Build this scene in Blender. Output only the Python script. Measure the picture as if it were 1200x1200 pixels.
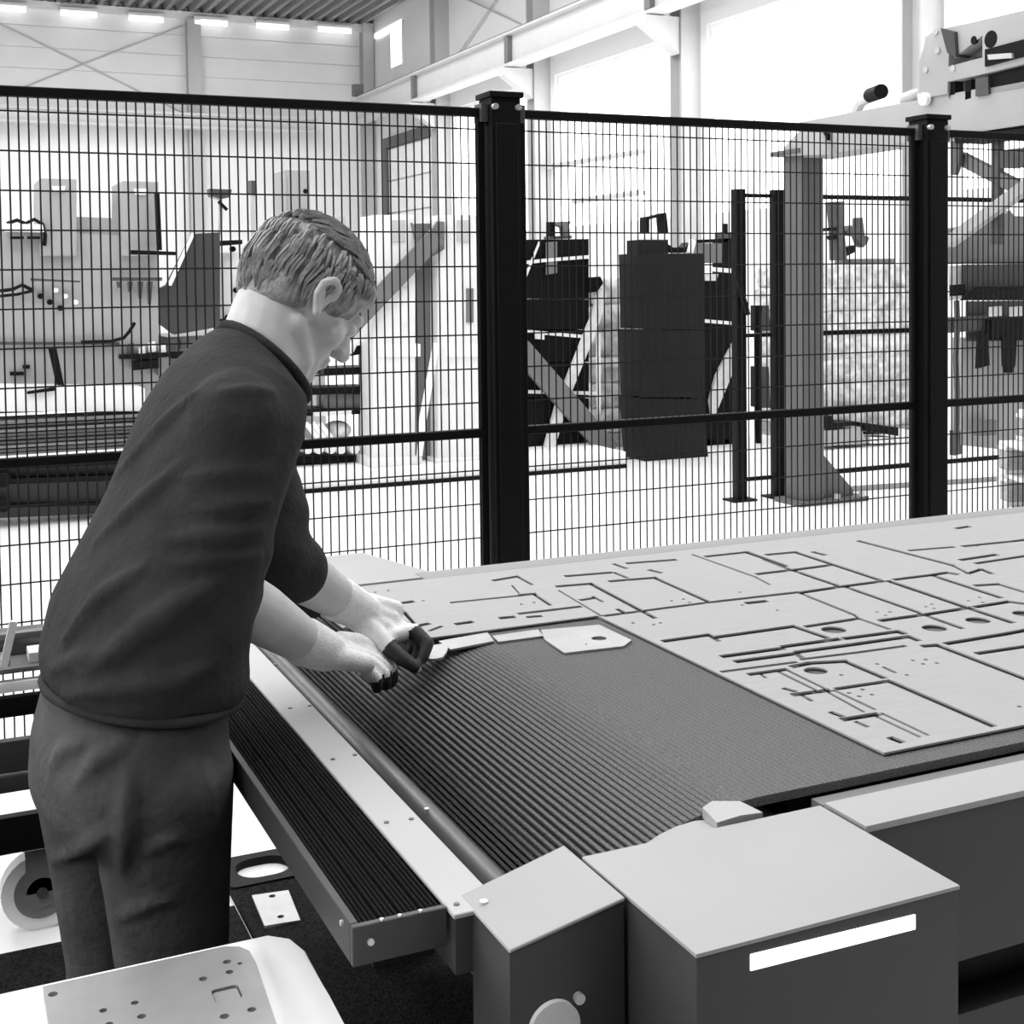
import bpy, bmesh, math, random
from mathutils import Vector as V, Matrix
random.seed(7)
S = bpy.context.scene
for o in list(bpy.data.objects): bpy.data.objects.remove(o)
COL = S.collection

# ------------------------------------------------------------------ camera
F, PX, PY, H = 1540.0, 600.0, 390.0, 1.46        # focal length and principal point in pixels of the 1200 frame, eye height
YAW, PITCH, ROLL = math.radians(24.4), math.radians(2.27), 0.0122
FW = V((math.sin(YAW)*math.cos(PITCH), math.cos(YAW)*math.cos(PITCH), -math.sin(PITCH)))
r0 = V((math.cos(YAW), -math.sin(YAW), 0)); u0 = r0.cross(FW)
R = math.cos(ROLL)*r0 - math.sin(ROLL)*u0
U = math.sin(ROLL)*r0 + math.cos(ROLL)*u0
EYE = V((0, 0, H))
cd = bpy.data.cameras.new('camera'); cam = bpy.data.objects.new('camera', cd); COL.objects.link(cam)
cd.sensor_fit = 'HORIZONTAL'; cd.sensor_width = 36.0; cd.lens = F/1200*36.0
cd.shift_x = 0.0; cd.shift_y = -(600-PY)/1200.0
cd.clip_start = 0.05; cd.clip_end = 200
M3 = Matrix((R, U, -FW)).transposed()
cam.matrix_world = Matrix.Translation(EYE) @ M3.to_4x4()
S.camera = cam

# ------------------------------------------------------------------ world, lamps, exposure
S.view_settings.view_transform = 'Standard'; S.view_settings.look = 'None'
S.view_settings.gamma = 1.0; S.view_settings.use_curve_mapping = False
S.view_settings.exposure = 0.0
w = bpy.data.worlds.new('overcast'); S.world = w; w.use_nodes = True
w.node_tree.nodes['Background'].inputs[0].default_value = (1, 1, 1, 1)
w.node_tree.nodes['Background'].inputs[1].default_value = 0.05
def area(name, loc, rot, sx, sy, power):
    d = bpy.data.lights.new(name, 'AREA'); d.shape = 'RECTANGLE'; d.size = sx; d.size_y = sy; d.energy = power
    o = bpy.data.objects.new(name, d); COL.objects.link(o); o.location = loc; o.rotation_euler = rot
    return o
# assumed roof lamps, added out of view in rows below the ceiling
area('assumed_roof_light', (-1.5, 13, 7.5), (0, 0, 0), 2.0, 30, 1350)
area('assumed_roof_light', (4.0, 13.5, 7.5), (0, 0, 0), 2.0, 28, 1200)
area('assumed_roof_light', (6.8, 14, 7.5), (0, 0, 0), 1.6, 26, 600)
# assumed light from the left: an added lamp, no windows are built there
area('assumed_side_light', (-7.0, 5.5, 4.2), (0, math.radians(-90), 0), 3.0, 16, 900)

# ------------------------------------------------------------------ pixel <-> plane helpers (real planes of the hall)
def ray(x, y): return R*((x-PX)/F) - U*((y-PY)/F) + FW
def atZ(x, y, z): d = ray(x, y); return EYE + d*((z-H)/d.z)
def atY(x, y, Y): d = ray(x, y); return EYE + d*(Y/d.y)
def atX(x, y, X): d = ray(x, y); return EYE + d*(X/d.x)
def atD(x, y, d): return EYE + ray(x, y)*d

# ------------------------------------------------------------------ materials
MAT = {}
def mat(name, g, rough=0.5, metal=0.0, var=0.0, vscale=8.0, bump=0.0, bscale=120.0, emit=0.0, stretch=None, spec=0.5, coords='Object'):
    m = bpy.data.materials.new(name); m.use_nodes = True; MAT[name] = m
    nt = m.node_tree; b = nt.nodes['Principled BSDF']
    b.inputs['Base Color'].default_value = (g, g, g, 1); b.inputs['Roughness'].default_value = rough
    b.inputs['Metallic'].default_value = metal; b.inputs['Specular IOR Level'].default_value = spec
    tc = nt.nodes.new('ShaderNodeTexCoord'); mp = nt.nodes.new('ShaderNodeMapping')
    nt.links.new(tc.outputs[coords], mp.inputs[0])
    if stretch: mp.inputs['Scale'].default_value = stretch
    n = nt.nodes.new('ShaderNodeTexNoise'); n.inputs['Scale'].default_value = vscale; n.inputs['Detail'].default_value = 5
    nt.links.new(mp.outputs[0], n.inputs[0])
    cr = nt.nodes.new('ShaderNodeValToRGB')
    lo, hi = max(0, g*(1-var)), min(1, g*(1+var))
    cr.color_ramp.elements[0].position = .3; cr.color_ramp.elements[1].position = .7
    cr.color_ramp.elements[0].color = (lo, lo, lo, 1); cr.color_ramp.elements[1].color = (hi, hi, hi, 1)
    nt.links.new(n.outputs[0], cr.inputs[0]); nt.links.new(cr.outputs[0], b.inputs['Base Color'])
    if bump:
        n2 = nt.nodes.new('ShaderNodeTexNoise'); n2.inputs['Scale'].default_value = bscale
        nt.links.new(mp.outputs[0], n2.inputs[0])
        bp = nt.nodes.new('ShaderNodeBump'); bp.inputs['Strength'].default_value = bump; bp.inputs['Distance'].default_value = .01
        nt.links.new(n2.outputs[0], bp.inputs['Height']); nt.links.new(bp.outputs[0], b.inputs['Normal'])
    if emit:
        b.inputs['Emission Color'].default_value = (1, 1, 1, 1); b.inputs['Emission Strength'].default_value = emit
    return m
mat('floor', .88, .35, 0, .06, .6, .02, 40)
mat('wall_white', .86, .7, 0, .02, 2)
mat('cladding', .80, .6, 0, .04, 1.5)
mat('deck', .22, .6, .2, .1, 3)
mat('column_grey', .50, .5, 0, .03, 3)
mat('crane_grey', .62, .5, 0, .03, 3)
mat('daylight', .9, .3, 0, 0, 1, emit=2.2)
mat('lamp', .9, .3, 0, 0, 1, emit=1.6)
mat('trim_paint', .03, .5); mat('black_paint', .004, .55, 0, .2, 30, .05, 200, spec=.15)
mat('fence_wire', .012, .6, spec=.2)
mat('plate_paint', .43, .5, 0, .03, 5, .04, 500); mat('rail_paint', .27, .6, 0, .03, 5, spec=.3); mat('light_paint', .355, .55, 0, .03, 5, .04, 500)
mat('dark_and_shade_paint', .041, .5, 0, .06, 5, .04, 500)  # own tone of dark parts; on table sides, shade put into the colour
mat('mid_paint', .16, .5, 0, .05, 5)
mat('panel_grey', .36, .5, 0, .05, 4)
mat('pale_grey', .78, .55, 0, .05, 5)
mat('steel', .355, .6, 0, .035, 14, .03, 300, stretch=(1, 6, 1), spec=.18)
mat('steel_cut', .42, .4, .7, .08, 20)
mat('aluminium', .62, .38, .6, .05, 25)
mat('dark_metal', .10, .4, .5, .1, 20)
mat('belt', .18, .95, 0, .35, 420, .6, 700, spec=.1)
mat('rubber', .005, .8, 0, .6, 300, .6, 500, spec=.12)
mat('grating', .013, .9, 0, .95, 150, 1.0, 200, spec=.12)
mat('gantry_grey', .105, .5, 0, .05, 4); mat('beam_paint', .36, .5, 0, .04, 4); mat('charcoal', .009, .6, 0, .1, 6, spec=.2)
mat('white_board', .92, .6, 0, .02, 10)
mat('timber', .34, .8, 0, .25, 12, .2, 60, stretch=(1, 1, 8))
mat('pale_timber', .70, .8, 0, .15, 12, .2, 60)
mat('wrap', .62, .35, 0, .45, 11, .5, 14)
mat('jacket', .033, .9, 0, .18, 20, .25, 90, spec=.2)
mat('trouser', .085, .9, 0, .2, 14, .25, 80, spec=.2)
mat('skin', .62, .55, 0, .06, 30, .05, 300)
mat('hair', .30, .55, 0, .35, 60, .3, 200)
mat('glove', .92, .85, 0, .06, 90, .3, 400)
mat('glove_dip', .020, .6, 0, .2, 90, .2, 400)
mat('shoe', .02, .5)
mat('sclera', .7, .3); mat('iris', .03, .2)

# ------------------------------------------------------------------ mesh builder
class MB:
    def __init__(s): s.bm = bmesh.new()
    def hexa(s, p, bev=0.0, seg=2):
        # p: 4 bottom then 4 top points
        vs = [s.bm.verts.new(q) for q in p]; fs = []
        for f in ((3, 2, 1, 0), (4, 5, 6, 7), (0, 1, 5, 4), (1, 2, 6, 5), (2, 3, 7, 6), (3, 0, 4, 7)):
            fs.append(s.bm.faces.new([vs[i] for i in f]))
        if bev:
            es = list({e for f in fs for e in f.edges})
            bmesh.ops.bevel(s.bm, geom=es, offset=bev, segments=seg, affect='EDGES', profile=.7)
        return s
    def box(s, a, b, bev=0.0, seg=2):
        (x0, y0, z0), (x1, y1, z1) = [min(i, j) for i, j in zip(a, b)], [max(i, j) for i, j in zip(a, b)]
        return s.hexa([(x0, y0, z0), (x1, y0, z0), (x1, y1, z0), (x0, y1, z0), (x0, y0, z1), (x1, y0, z1), (x1, y1, z1), (x0, y1, z1)], bev, seg)
    def prism(s, pts, vec, bev=0.0):
        pts = [V(p) for p in pts]; vec = V(vec)
        nrm = V((0, 0, 0))
        for i in range(len(pts)): nrm += pts[i].cross(pts[(i+1) % len(pts)])
        if nrm.dot(vec) > 0: pts = pts[::-1]
        a = [s.bm.verts.new(p) for p in pts]; b = [s.bm.verts.new(p+vec) for p in pts]
        fs = [s.bm.faces.new(a), s.bm.faces.new(b[::-1])]
        n = len(pts)
        for i in range(n):
            j = (i+1) % n; fs.append(s.bm.faces.new([a[j], a[i], b[i], b[j]]))
        if bev:
            es = list({e for f in fs for e in f.edges})
            bmesh.ops.bevel(s.bm, geom=es, offset=bev, segments=2, affect='EDGES', profile=.7)
        return s
    def tube(s, p0, p1, r, seg=12, r1=None):
        p0, p1 = V(p0), V(p1); d = (p1-p0).normalized()
        x = d.orthogonal().normalized(); y = d.cross(x); r1 = r if r1 is None else r1
        a = [s.bm.verts.new(p0+(x*math.cos(t)+y*math.sin(t))*r) for t in [2*math.pi*i/seg for i in range(seg)]]
        b = [s.bm.verts.new(p1+(x*math.cos(t)+y*math.sin(t))*r1) for t in [2*math.pi*i/seg for i in range(seg)]]
        s.bm.faces.new(a[::-1]); s.bm.faces.new(b)
        for i in range(seg):
            j = (i+1) % seg; s.bm.faces.new([a[i], a[j], b[j], b[i]])
        return s
    def path(s, pts, r, seg=8, taper=None):
        pts = [V(p) for p in pts]; rings = []
        up = None
        for i, p in enumerate(pts):
            d = (pts[min(i+1, len(pts)-1)]-pts[max(i-1, 0)]).normalized()
            x = d.orthogonal().normalized() if up is None else (up - d*up.dot(d)).normalized()
            up = x; y = d.cross(x); rr = r if taper is None else taper[i]
            rings.append([s.bm.verts.new(p+(x*math.cos(t)+y*math.sin(t))*rr) for t in [2*math.pi*k/seg for k in range(seg)]])
        s.bm.faces.new(rings[0][::-1]); s.bm.faces.new(rings[-1])
        for a, b in zip(rings, rings[1:]):
            for k in range(seg):
                j = (k+1) % seg; s.bm.faces.new([a[k], a[j], b[j], b[k]])
        return s
    def bar(s, p0, p1, wx, wy, up=(0, 0, 1), bev=0.0):
        p0, p1 = V(p0), V(p1); d = (p1-p0).normalized(); up = V(up)
        x = d.cross(up).normalized(); y = x.cross(d).normalized(); x *= wx/2; y *= wy/2
        return s.hexa([p0-x-y, p0+x-y, p0+x+y, p0-x+y, p1-x-y, p1+x-y, p1+x+y, p1-x+y], bev)
    def slab(s, px, Y, depth, bev=0.0):
        return s.prism([atY(x, y, Y) for x, y in px], (0, depth, 0), bev)
    def ell(s, c, vx, vy, vz, sub=3):
        m = Matrix((V(vx), V(vy), V(vz))).transposed().to_4x4(); m.translation = V(c)
        bmesh.ops.create_icosphere(s.bm, subdivisions=sub, radius=1.0, matrix=m); return s
    def sph(s, c, r, sub=2): return s.ell(c, (r, 0, 0), (0, r, 0), (0, 0, r), sub)
    def cap(s, p0, p1, r0, r1, seg=16):
        s.sph(p0, r0); s.sph(p1, r1)
        if (V(p1)-V(p0)).length > 1e-4: s.tube(p0, p1, r0, seg, r1)
        return s
    def loft(s, rings):
        # rings: lists of points, capped
        vs = [[s.bm.verts.new(p) for p in r] for r in rings]; n = len(vs[0])
        s.bm.faces.new(vs[0][::-1]); s.bm.faces.new(vs[-1])
        for a, b in zip(vs, vs[1:]):
            for k in range(n):
                j = (k+1) % n; s.bm.faces.new([a[k], a[j], b[j], b[k]])
        return s
    def mesh(s, name, org=V((0, 0, 0)), smooth=None):
        bmesh.ops.recalc_face_normals(s.bm, faces=s.bm.faces[:])
        me = bpy.data.meshes.new(name); s.bm.to_mesh(me); s.bm.free()
        if org.length: me.transform(Matrix.Translation(-org))
        if smooth: me.shade_smooth(); me.set_sharp_from_angle(angle=math.radians(smooth))
        return me
    def build(s, name, m, parent=None, smooth=35, loc=None, stuff=False):
        org = V((0, 0, 0))
        if parent is not None:
            q = parent
            while q is not None: org += q.location; q = q.parent
        elif loc is not None: org = V(loc)
        me = s.mesh(name, org, smooth); me.materials.append(MAT[m])
        o = bpy.data.objects.new(name, me); COL.objects.link(o)
        if parent is not None: o.parent = parent
        else: o.location = org
        if stuff: o['kind'] = 'stuff'
        return o
def tag(o, label, cat, group=None):
    o['label'] = label; o['category'] = cat
    if group: o['group'] = group
    return o
def thing(name, loc, label, cat, group=None):
    o = bpy.data.objects.new(name, None); COL.objects.link(o); o.location = loc; o.empty_display_size = .1
    return tag(o, label, cat, group)
def struct(o, label=None):
    o['kind'] = 'structure'
    if label: o['label'] = label
    return o
def remesh(mb, voxel, it, fac=.5):
    # fuse overlapping closed volumes into one continuous surface
    me = mb.mesh('blob'); o = bpy.data.objects.new('blob', me); COL.objects.link(o)
    a = o.modifiers.new('r', 'REMESH'); a.mode = 'VOXEL'; a.voxel_size = voxel
    if it: b = o.modifiers.new('s', 'SMOOTH'); b.factor = fac; b.iterations = it
    dg = bpy.context.evaluated_depsgraph_get(); dg.update()
    out = bpy.data.meshes.new_from_object(o.evaluated_get(dg)); bpy.data.objects.remove(o)
    out.shade_smooth(); return out
def place(me, name, m, parent):
    org = V((0, 0, 0)); q = parent
    while q is not None: org += q.location; q = q.parent
    me.transform(Matrix.Translation(-org)); me.materials.clear()
    for k in ([m] if isinstance(m, str) else m): me.materials.append(MAT[k])
    me.name = name; o = bpy.data.objects.new(name, me); COL.objects.link(o); o.parent = parent
    return o

# ================================================================== SETTING
XW, YW, ZC = 10.6, 31.8, 7.9
struct(MB().box((-9, -7, -.2), (XW+.3, YW+.3, 0)).build('floor', 'floor'), 'pale polished concrete hall floor')
# back wall: pale lower part, grey cladding boards above the crane rail
wb = struct(MB().box((-9, YW, 0), (XW+.3, YW+.3, ZC+.3)).build('wall_back', 'wall_white'), 'far end wall of the hall with grey cladding above')
for k in range(5):
    z0 = 5.45+.48*k
    MB().box((-8.9, YW-.03, z0), (XW, YW, z0+.465), .006, 1).build('cladding_panel', 'cladding', wb)
# right wall with window openings
cols = [31.54, 26.62, 21.72, 16.72, 11.7, 6.7]
wz0, wz1 = 2.35, 5.15
mb = MB()
mb.box((XW, -7, 0), (XW+.3, YW, wz0-.0)); mb.box((XW, -7, wz1), (XW+.3, YW, ZC+.3))
bays = []
for a, b in zip(cols[1:], cols): bays.append((a+.35, b-.35))
bays = bays[1:]                                            # the bay next to the corner holds the gate instead
edges = [-7] + sum([[a, b] for a, b in reversed(bays)], []) + [YW]
for a, b in zip(edges[0::2], edges[1::2]): mb.box((XW, a, wz0), (XW+.3, b, wz1))
wr = struct(mb.build('wall_right', 'wall_white'), 'long white side wall with tall bright windows')
for n, (a, b) in enumerate(bays):
    wf = MB()
    wf.box((XW+.05, a, wz0), (XW+.15, a+.06, wz1)).box((XW+.05, b-.06, wz0), (XW+.15, b, wz1))
    wf.box((XW+.05, a+.06, wz0), (XW+.15, b-.06, wz0+.06)).box((XW+.05, a+.06, wz1-.06), (XW+.15, b-.06, wz1))
    for k in (1, 2, 3): y = a+(b-a)*k/4; wf.box((XW+.06, y-.02, wz0+.06), (XW+.13, y+.02, wz1-.06))
    wo = struct(wf.build('window_%d' % (n+1), 'wall_white'), 'bright side window between two wall columns')
    for k in range(4):
        y0, y1 = a+(b-a)*k/4, a+(b-a)*(k+1)/4
        MB().box((XW+.09, y0+.03, wz0+.06), (XW+.11, y1-.03, wz1-.06)).build('pane', 'daylight', wo)
# narrow corner window
wf = MB().box((XW-.04, 29.3, 6.55), (XW, 30.15, 7.6)).build('window_5', 'wall_white'); struct(wf, 'narrow bright window high in the corner')
MB().box((XW-.05, 29.35, 6.6), (XW-.041, 30.1, 7.55)).build('pane', 'daylight', wf)
MB().box((XW-.05, 29.35, 7.5), (XW-.042, 31.3, 7.62)).build('pane', 'daylight', wf)
# roof deck with trapezoidal ribs running along the hall
ce = struct(MB().box((-9, -7, ZC+.12), (XW+.3, YW+.3, ZC+.3)).build('ceiling', 'deck'), 'corrugated steel roof deck')
rib = None
for k in range(65):
    x = XW-.25-.30*k
    if rib is None:
        rib = MB().prism([(x-.09, 0, ZC+.12), (x+.09, 0, ZC+.12), (x+.05, 0, ZC), (x-.05, 0, ZC)], (0, YW, 0)).build('deck_rib', 'deck', ce, smooth=None); x00 = x
    else:
        o = rib.copy(); o.parent = ce; o.location = (x-x00, 0, 0); COL.objects.link(o)
struct(MB().box((-9, YW-.18, 7.72), (XW, YW-.03, ZC)).build('trim_1', 'cladding'), 'grey eaves trim along the end wall')
# wall columns
def hcol(x0, y0, x1, y1, z, ax, label, m='column_grey'):
    mb = MB()
    if ax == 'x':
        mb.box((x0, y0, 0), (x0+.03, y1, z)).box((x1-.03, y0, 0), (x1, y1, z)).box((x0+.03, (y0+y1)/2-.015, 0), (x1-.03, (y0+y1)/2+.015, z))
    else:
        mb.box((x0, y0, 0), (x1, y0+.03, z)).box((x0, y1-.03, 0), (x1, y1, z)).box(((x0+x1)/2-.015, y0+.03, 0), ((x0+x1)/2+.015, y1-.03, z))
    return struct(mb.build('steel_column', m), label)
for n, y in enumerate(cols[1:]):
    hcol(XW-.32, y-.17, XW, y+.17, ZC, 'x' if n > 9 else 'y', 'grey steel column against the side wall')
hcol(XW-.3, YW-.35, XW-.02, YW-.03, ZC, 'y', 'grey steel column in the far corner')
hcol(6.0, YW-.3, 6.32, YW-.03, 7.72, 'y', 'grey steel column against the end wall')
hcol(1.0, YW-.3, 1.32, YW-.03, 7.72, 'y', 'grey steel column against the end wall')
# cross bracing rods
for (a, b) in (((1.35, 7.6), (5.98, 5.5)), ((1.35, 5.5), (5.98, 7.6))):
    struct(MB().tube((a[0], YW-.06, a[1]), (b[0], YW-.06, b[1]), .02, 6).build('beam_brace', 'column_grey'), 'thin cross brace rod on the end wall')
for (a, b) in (((26.4, 7.7), (21.9, 6.0)), ((26.4, 6.0), (21.9, 7.7))):
    struct(MB().tube((XW-.06, a[0], a[1]), (XW-.06, b[0], b[1]), .02, 6).build('beam_brace', 'column_grey'), 'thin cross brace rod on the side wall')
# crane runway along the side wall: I-beam with rail, brackets at each column
cr = MB(); cx = 9.9
cr.box((cx-.15, 5, 5.86), (cx+.15, 30.8, 5.90)).box((cx-.15, 5, 5.30), (cx+.15, 30.8, 5.35)).box((cx-.012, 5, 5.35), (cx+.012, 30.8, 5.86))
cr = struct(cr.build('beam_crane', 'crane_grey'), 'grey crane runway beam along the side wall')
MB().box((cx-.03, 5, 5.90), (cx+.03, 30.8, 5.97)).build('rail', 'mid_paint', cr)
MB().box((cx-.12, 30.6, 5.97), (cx+.12, 30.8, 6.25)).build('end_stop', 'mid_paint', cr)
for y in cols[1:]:
    MB().prism([(XW-.32, y-.12, 5.28), (cx-.2, y-.12, 5.28), (cx-.2, y-.12, 5.15), (XW-.32, y-.12, 4.75)], (0, .24, 0)).build('bracket', 'crane_grey', cr)
    MB().box((cx-.10, y-.08, 5.38), (cx-.02, y+.08, 5.84)).build('stiffener', 'mid_paint', cr)
b2 = struct(MB().box((-9, YW-.75, 5.1), (9.0, YW-.45, 5.15)).box((-9, YW-.62, 5.15), (9, YW-.58, 5.4)).box((-9, YW-.75, 5.4), (9.0, YW-.45, 5.45)).build('beam_rail', 'crane_grey'), 'grey rail beam low across the end wall')
# gate in the side wall
dr = MB().box((XW-.12, 30.35, 0), (XW-.02, 30.6, 4.95)).box((XW-.12, 26.95, 4.7), (XW-.02, 30.35, 4.95)).build('door_1', 'dark_metal'); struct(dr, 'dark framed gate in the side wall')
for k in range(6): MB().box((XW-.06, 26.95, .02+.78*k), (XW-.03, 30.35, .77+.78*k), .01, 1).build('gate_panel', 'wall_white', dr)
# thin grey strip lying on the floor
struct(MB().prism([atZ(985, 577, 0), atZ(1168, 564, 0), atZ(1168, 559, 0), atZ(985, 571, 0)], (0, 0, .004)).build('trim_2', 'mid_paint'), 'thin grey strip lying on the floor')
# radiator pipes on the side wall
for k, (a, b) in enumerate((((640, 196), (752, 178)), ((672, 236), (748, 226)))):
    p0, p1 = atX(*a, XW-.15), atX(*b, XW-.15)
    pp = MB().tube(p0, p1, .05, 8).tube(p0, p0+V((.15, 0, 0)), .03, 6).tube(p1, p1+V((.15, 0, 0)), .03, 6).build('wall_pipe', 'column_grey', loc=p0)
    tag(pp, ('upper' if k == 0 else 'lower')+' grey pipe run fixed along the white side wall', 'pipe')
# strip lights in a row high on the end wall
for k, (xa, xb, y) in enumerate(((-4, 32, 9), (70, 115, 15), (150, 193, 21), (227, 268, 25.5), (300, 340, 30), (372, 413, 34))):
    a, b = atY(xa, y, YW-.3), atY(xb, y, YW-.3)
    t = thing('strip_light', ((a+b)/2), 'bare glowing strip light high on the end wall, %s from the left' % ('first', 'second', 'third', 'fourth', 'fifth', 'sixth')[k], 'lamp', 'strip lights along the end wall')
    MB().box((a.x, YW-.33, a.z+.07), (b.x, YW-.2, a.z+.14), .01).build('housing', 'pale_grey', t)
    MB().tube((a.x+.03, YW-.27, a.z), (b.x-.03, YW-.27, a.z), .055, 10).build('tube', 'lamp', t)

# ================================================================== SAFETY FENCE
YF = 3.80
fence = thing('safety_fence', (1.7, YF, 0), 'tall black wire mesh safety fence running across behind the cutting table', 'fence')
def fence_post(x, w=.10, ztop=2.03):
    p = MB().box((x-w/2, YF-w/2, 0), (x+w/2, YF+w/2, ztop-.0), .006).box((x-.09, YF-.08, 0), (x+.09, YF+.08, .012)).build('post', 'black_paint', fence)
    MB().box((x-w/2+.012, YF-w/2-.006, .05), (x+w/2-.012, YF-w/2, ztop-.08), .002, 1).build('cover_strip', 'black_paint', p)
    MB().box((x-w/2-.008, YF-w/2-.008, ztop), (x+w/2+.008, YF+w/2+.008, ztop+.018), .004).build('cap', 'black_paint', p)
    for sx in (-1, 1):
        MB().box((x+sx*.052, YF-.03, 1.955), (x+sx*.075, YF+.03, 2.012), .003).build('clamp', 'dark_metal', p)
        MB().tube((x+sx*.04, YF-w/2-.014, 2.0), (x+sx*.04, YF-w/2+.002, 2.0), .010, 8).build('bolt', 'aluminium', p)
for x in (-.36, 1.69, 3.42, 5.15): fence_post(x)
def fence_panel(x0, x1):
    p = MB().box((x0, YF-.014, 1.972), (x1, YF+.014, 2.0), .003, 1).build('mesh_panel', 'black_paint', fence)
    MB().box((x0, YF-.014, .968), (x1, YF+.014, .996), .003, 1).build('middle_rail', 'black_paint', p)
    MB().box((x0, YF-.014, .10), (x1, YF+.014, .128), .003, 1).build('bottom_rail', 'black_paint', p)
    for a in (x0, x1-.022): MB().box((a, YF-.013, .128), (a+.022, YF+.013, 1.972)).build('side_rail', 'black_paint', p)
    m = MB(); n = int((x1-x0)/.0255)
    for k in range(1, n):
        x = x0+(x1-x0)*k/n; m.tube((x, YF-.004, .11), (x, YF-.004, 1.985), .0025, 5)
    z = .115+.107
    while z < 1.96:
        m.tube((x0, YF+.0, z), (x1, YF+.0, z), .0025, 5); z += .107
    m.build('wire_mesh', 'fence_wire', p, stuff=True)
fence_post(-2.41); fence_panel(-2.352, -.418); fence_panel(-.30, 1.632); fence_panel(1.748, 3.362); fence_panel(3.478, 5.09)

# ================================================================== CUTTING TABLE (belt machine)
ZT = .850
tb = thing('cutting_table', (1.6, 1.75, 0), 'large grey machine table with a ribbed dark conveyor belt in front of the worker', 'machine')
# belt with ribs: profile in XZ extruded along Y, bending down over the front roller
prof = []
flat_end = .90
def belt_pt(s):   # s = arc length from the bend, negative = on the flat
    if s <= 0: return (flat_end-s, .857), (0, 1)
    # clothoid-like bend: angle grows with s
    n = 40; x, z = flat_end, .857; ds = s/n; a = 0
    for i in range(n):
        t = (i+.5)*ds; a = min(1.45, .62*(t/.22)**1.6) if t < .22 else min(1.5, .62+(t-.22)*9.0)
        x -= math.cos(a)*ds; z -= math.sin(a)*ds
    return (x, z), (-math.sin(a), math.cos(a))
pitch = .0085; ss = []
s = -4.2
while s < .48:
    o_ = max(0, min(1, (s-.05)/.19)); e_ = .82-.46*o_; dp = .0006+.0088*o_     # tuft rows open up as the belt bends
    ss.append((s, 0)); ss.append((s+pitch*e_, 0)); ss.append((s+pitch*(e_+.06), -dp)); ss.append((s+pitch*.95, -dp)); s += pitch
bm = MB()
ya, yb = 1.255, 2.466
va, vb, ua, ub = [], [], [], []
for s, dn in ss:
    (x, z), (nx, nz) = belt_pt(s); d = dn
    va.append(bm.bm.verts.new((x+nx*d, ya, z+nz*d))); vb.append(bm.bm.verts.new((x+nx*d, yb, z+nz*d)))
    ua.append(bm.bm.verts.new((x-nx*.011, ya, z-nz*.011))); ub.append(bm.bm.verts.new((x-nx*.011, yb, z-nz*.011)))
for i in range(len(va)-1):
    bm.bm.faces.new([va[i], va[i+1], vb[i+1], vb[i]]); bm.bm.faces.new([ua[i], ub[i], ub[i+1], ua[i+1]])
    bm.bm.faces.new([va[i+1], va[i], ua[i], ua[i+1]]); bm.bm.faces.new([vb[i], vb[i+1], ub[i+1], ub[i]])
bm.build('conveyor_belt', 'belt', tb, smooth=None)
MB().tube((.86, 1.245, .69), (.86, 2.5, .69), .140, 40).build('drive_roller', 'light_paint', tb)
MB().tube((.785, 1.222, .70), (.785, 1.25, .70), .147, 40).tube((.80, 1.216, .70), (.80, 1.224, .70), .06, 24).build('roller_end_disc', 'light_paint', tb)
MB().box((.95, 1.30, .60), (5.1, 2.46, .835)).build('bed', 'dark_metal', tb)
# near side frame: light top cover, side panel and base darkened for their shade, recess
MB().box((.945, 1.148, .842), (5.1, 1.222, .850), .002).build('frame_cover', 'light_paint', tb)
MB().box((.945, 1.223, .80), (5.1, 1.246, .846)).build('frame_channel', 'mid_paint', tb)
MB().box((.945, 1.150, .664), (5.1, 1.222, .842), .003).build('side_panel', 'dark_and_shade_paint', tb)
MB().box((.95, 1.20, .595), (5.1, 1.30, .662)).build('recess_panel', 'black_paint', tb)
MB().box((.95, 1.16, .06), (5.1, 1.25, .594), .003).build('base_panel', 'dark_and_shade_paint', tb)
# big drive housing with a light strip
hx0, hx1, hy0, hy1 = .627, .935, .995, 1.217
h = MB().box((hx0, hy0, .30), (hx1, hy1, .8455), .002).build('drive_housing', 'dark_and_shade_paint', tb)  # faces coloured in their shade, same paint as the top
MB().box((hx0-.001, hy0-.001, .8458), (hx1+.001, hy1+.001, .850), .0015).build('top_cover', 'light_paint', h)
p0, p1, p2, p3 = [atY(x, y, hy0-.0015) for x, y in ((880, 1138), (1073, 1089), (1073, 1072), (880, 1119))]
MB().prism([p0, p1, p2, p3], (0, .006, 0)).build('light_strip', 'lamp', h)
# spring latch in the gap by the belt edge
MB().prism([(.80, 1.225, .852), (.80, 1.255, .858), (.815, 1.258, .862), (.852, 1.256, .856), (.862, 1.226, .852), (.83, 1.224, .855)], (0, 0, -.012)).build('latch', 'plate_paint', tb)
MB().box((.74, 1.219, .79), (.90, 1.243, .838)).build('gap_liner', 'black_paint', tb)
# small end housing, its top falls a little to the left
e0, e1 = 1.119, 1.212
eh = MB().hexa([(.497, e0, .30), (.622, e0, .30), (.622, e1, .30), (.497, e1, .30), (.497, e0, .821), (.622, e0, .8455), (.622, e1+.0, .8455), (.497, e1, .821)], .002).build('end_housing', 'dark_and_shade_paint', tb)
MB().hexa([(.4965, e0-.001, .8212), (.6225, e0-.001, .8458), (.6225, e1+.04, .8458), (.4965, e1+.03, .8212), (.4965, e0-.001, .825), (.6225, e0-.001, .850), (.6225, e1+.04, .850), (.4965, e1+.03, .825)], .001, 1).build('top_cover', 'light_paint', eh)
c = atY(648, 1203, e0)
MB().tube(c+V((0, -.006, 0)), c+V((0, .001, 0)), .0268, 40).build('sensor_disc', 'pale_grey', eh)
c = atY(677, 1168, e0); MB().tube(c+V((0, -.006, 0)), c, .0055, 12).build('screw', 'aluminium', eh)
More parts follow.
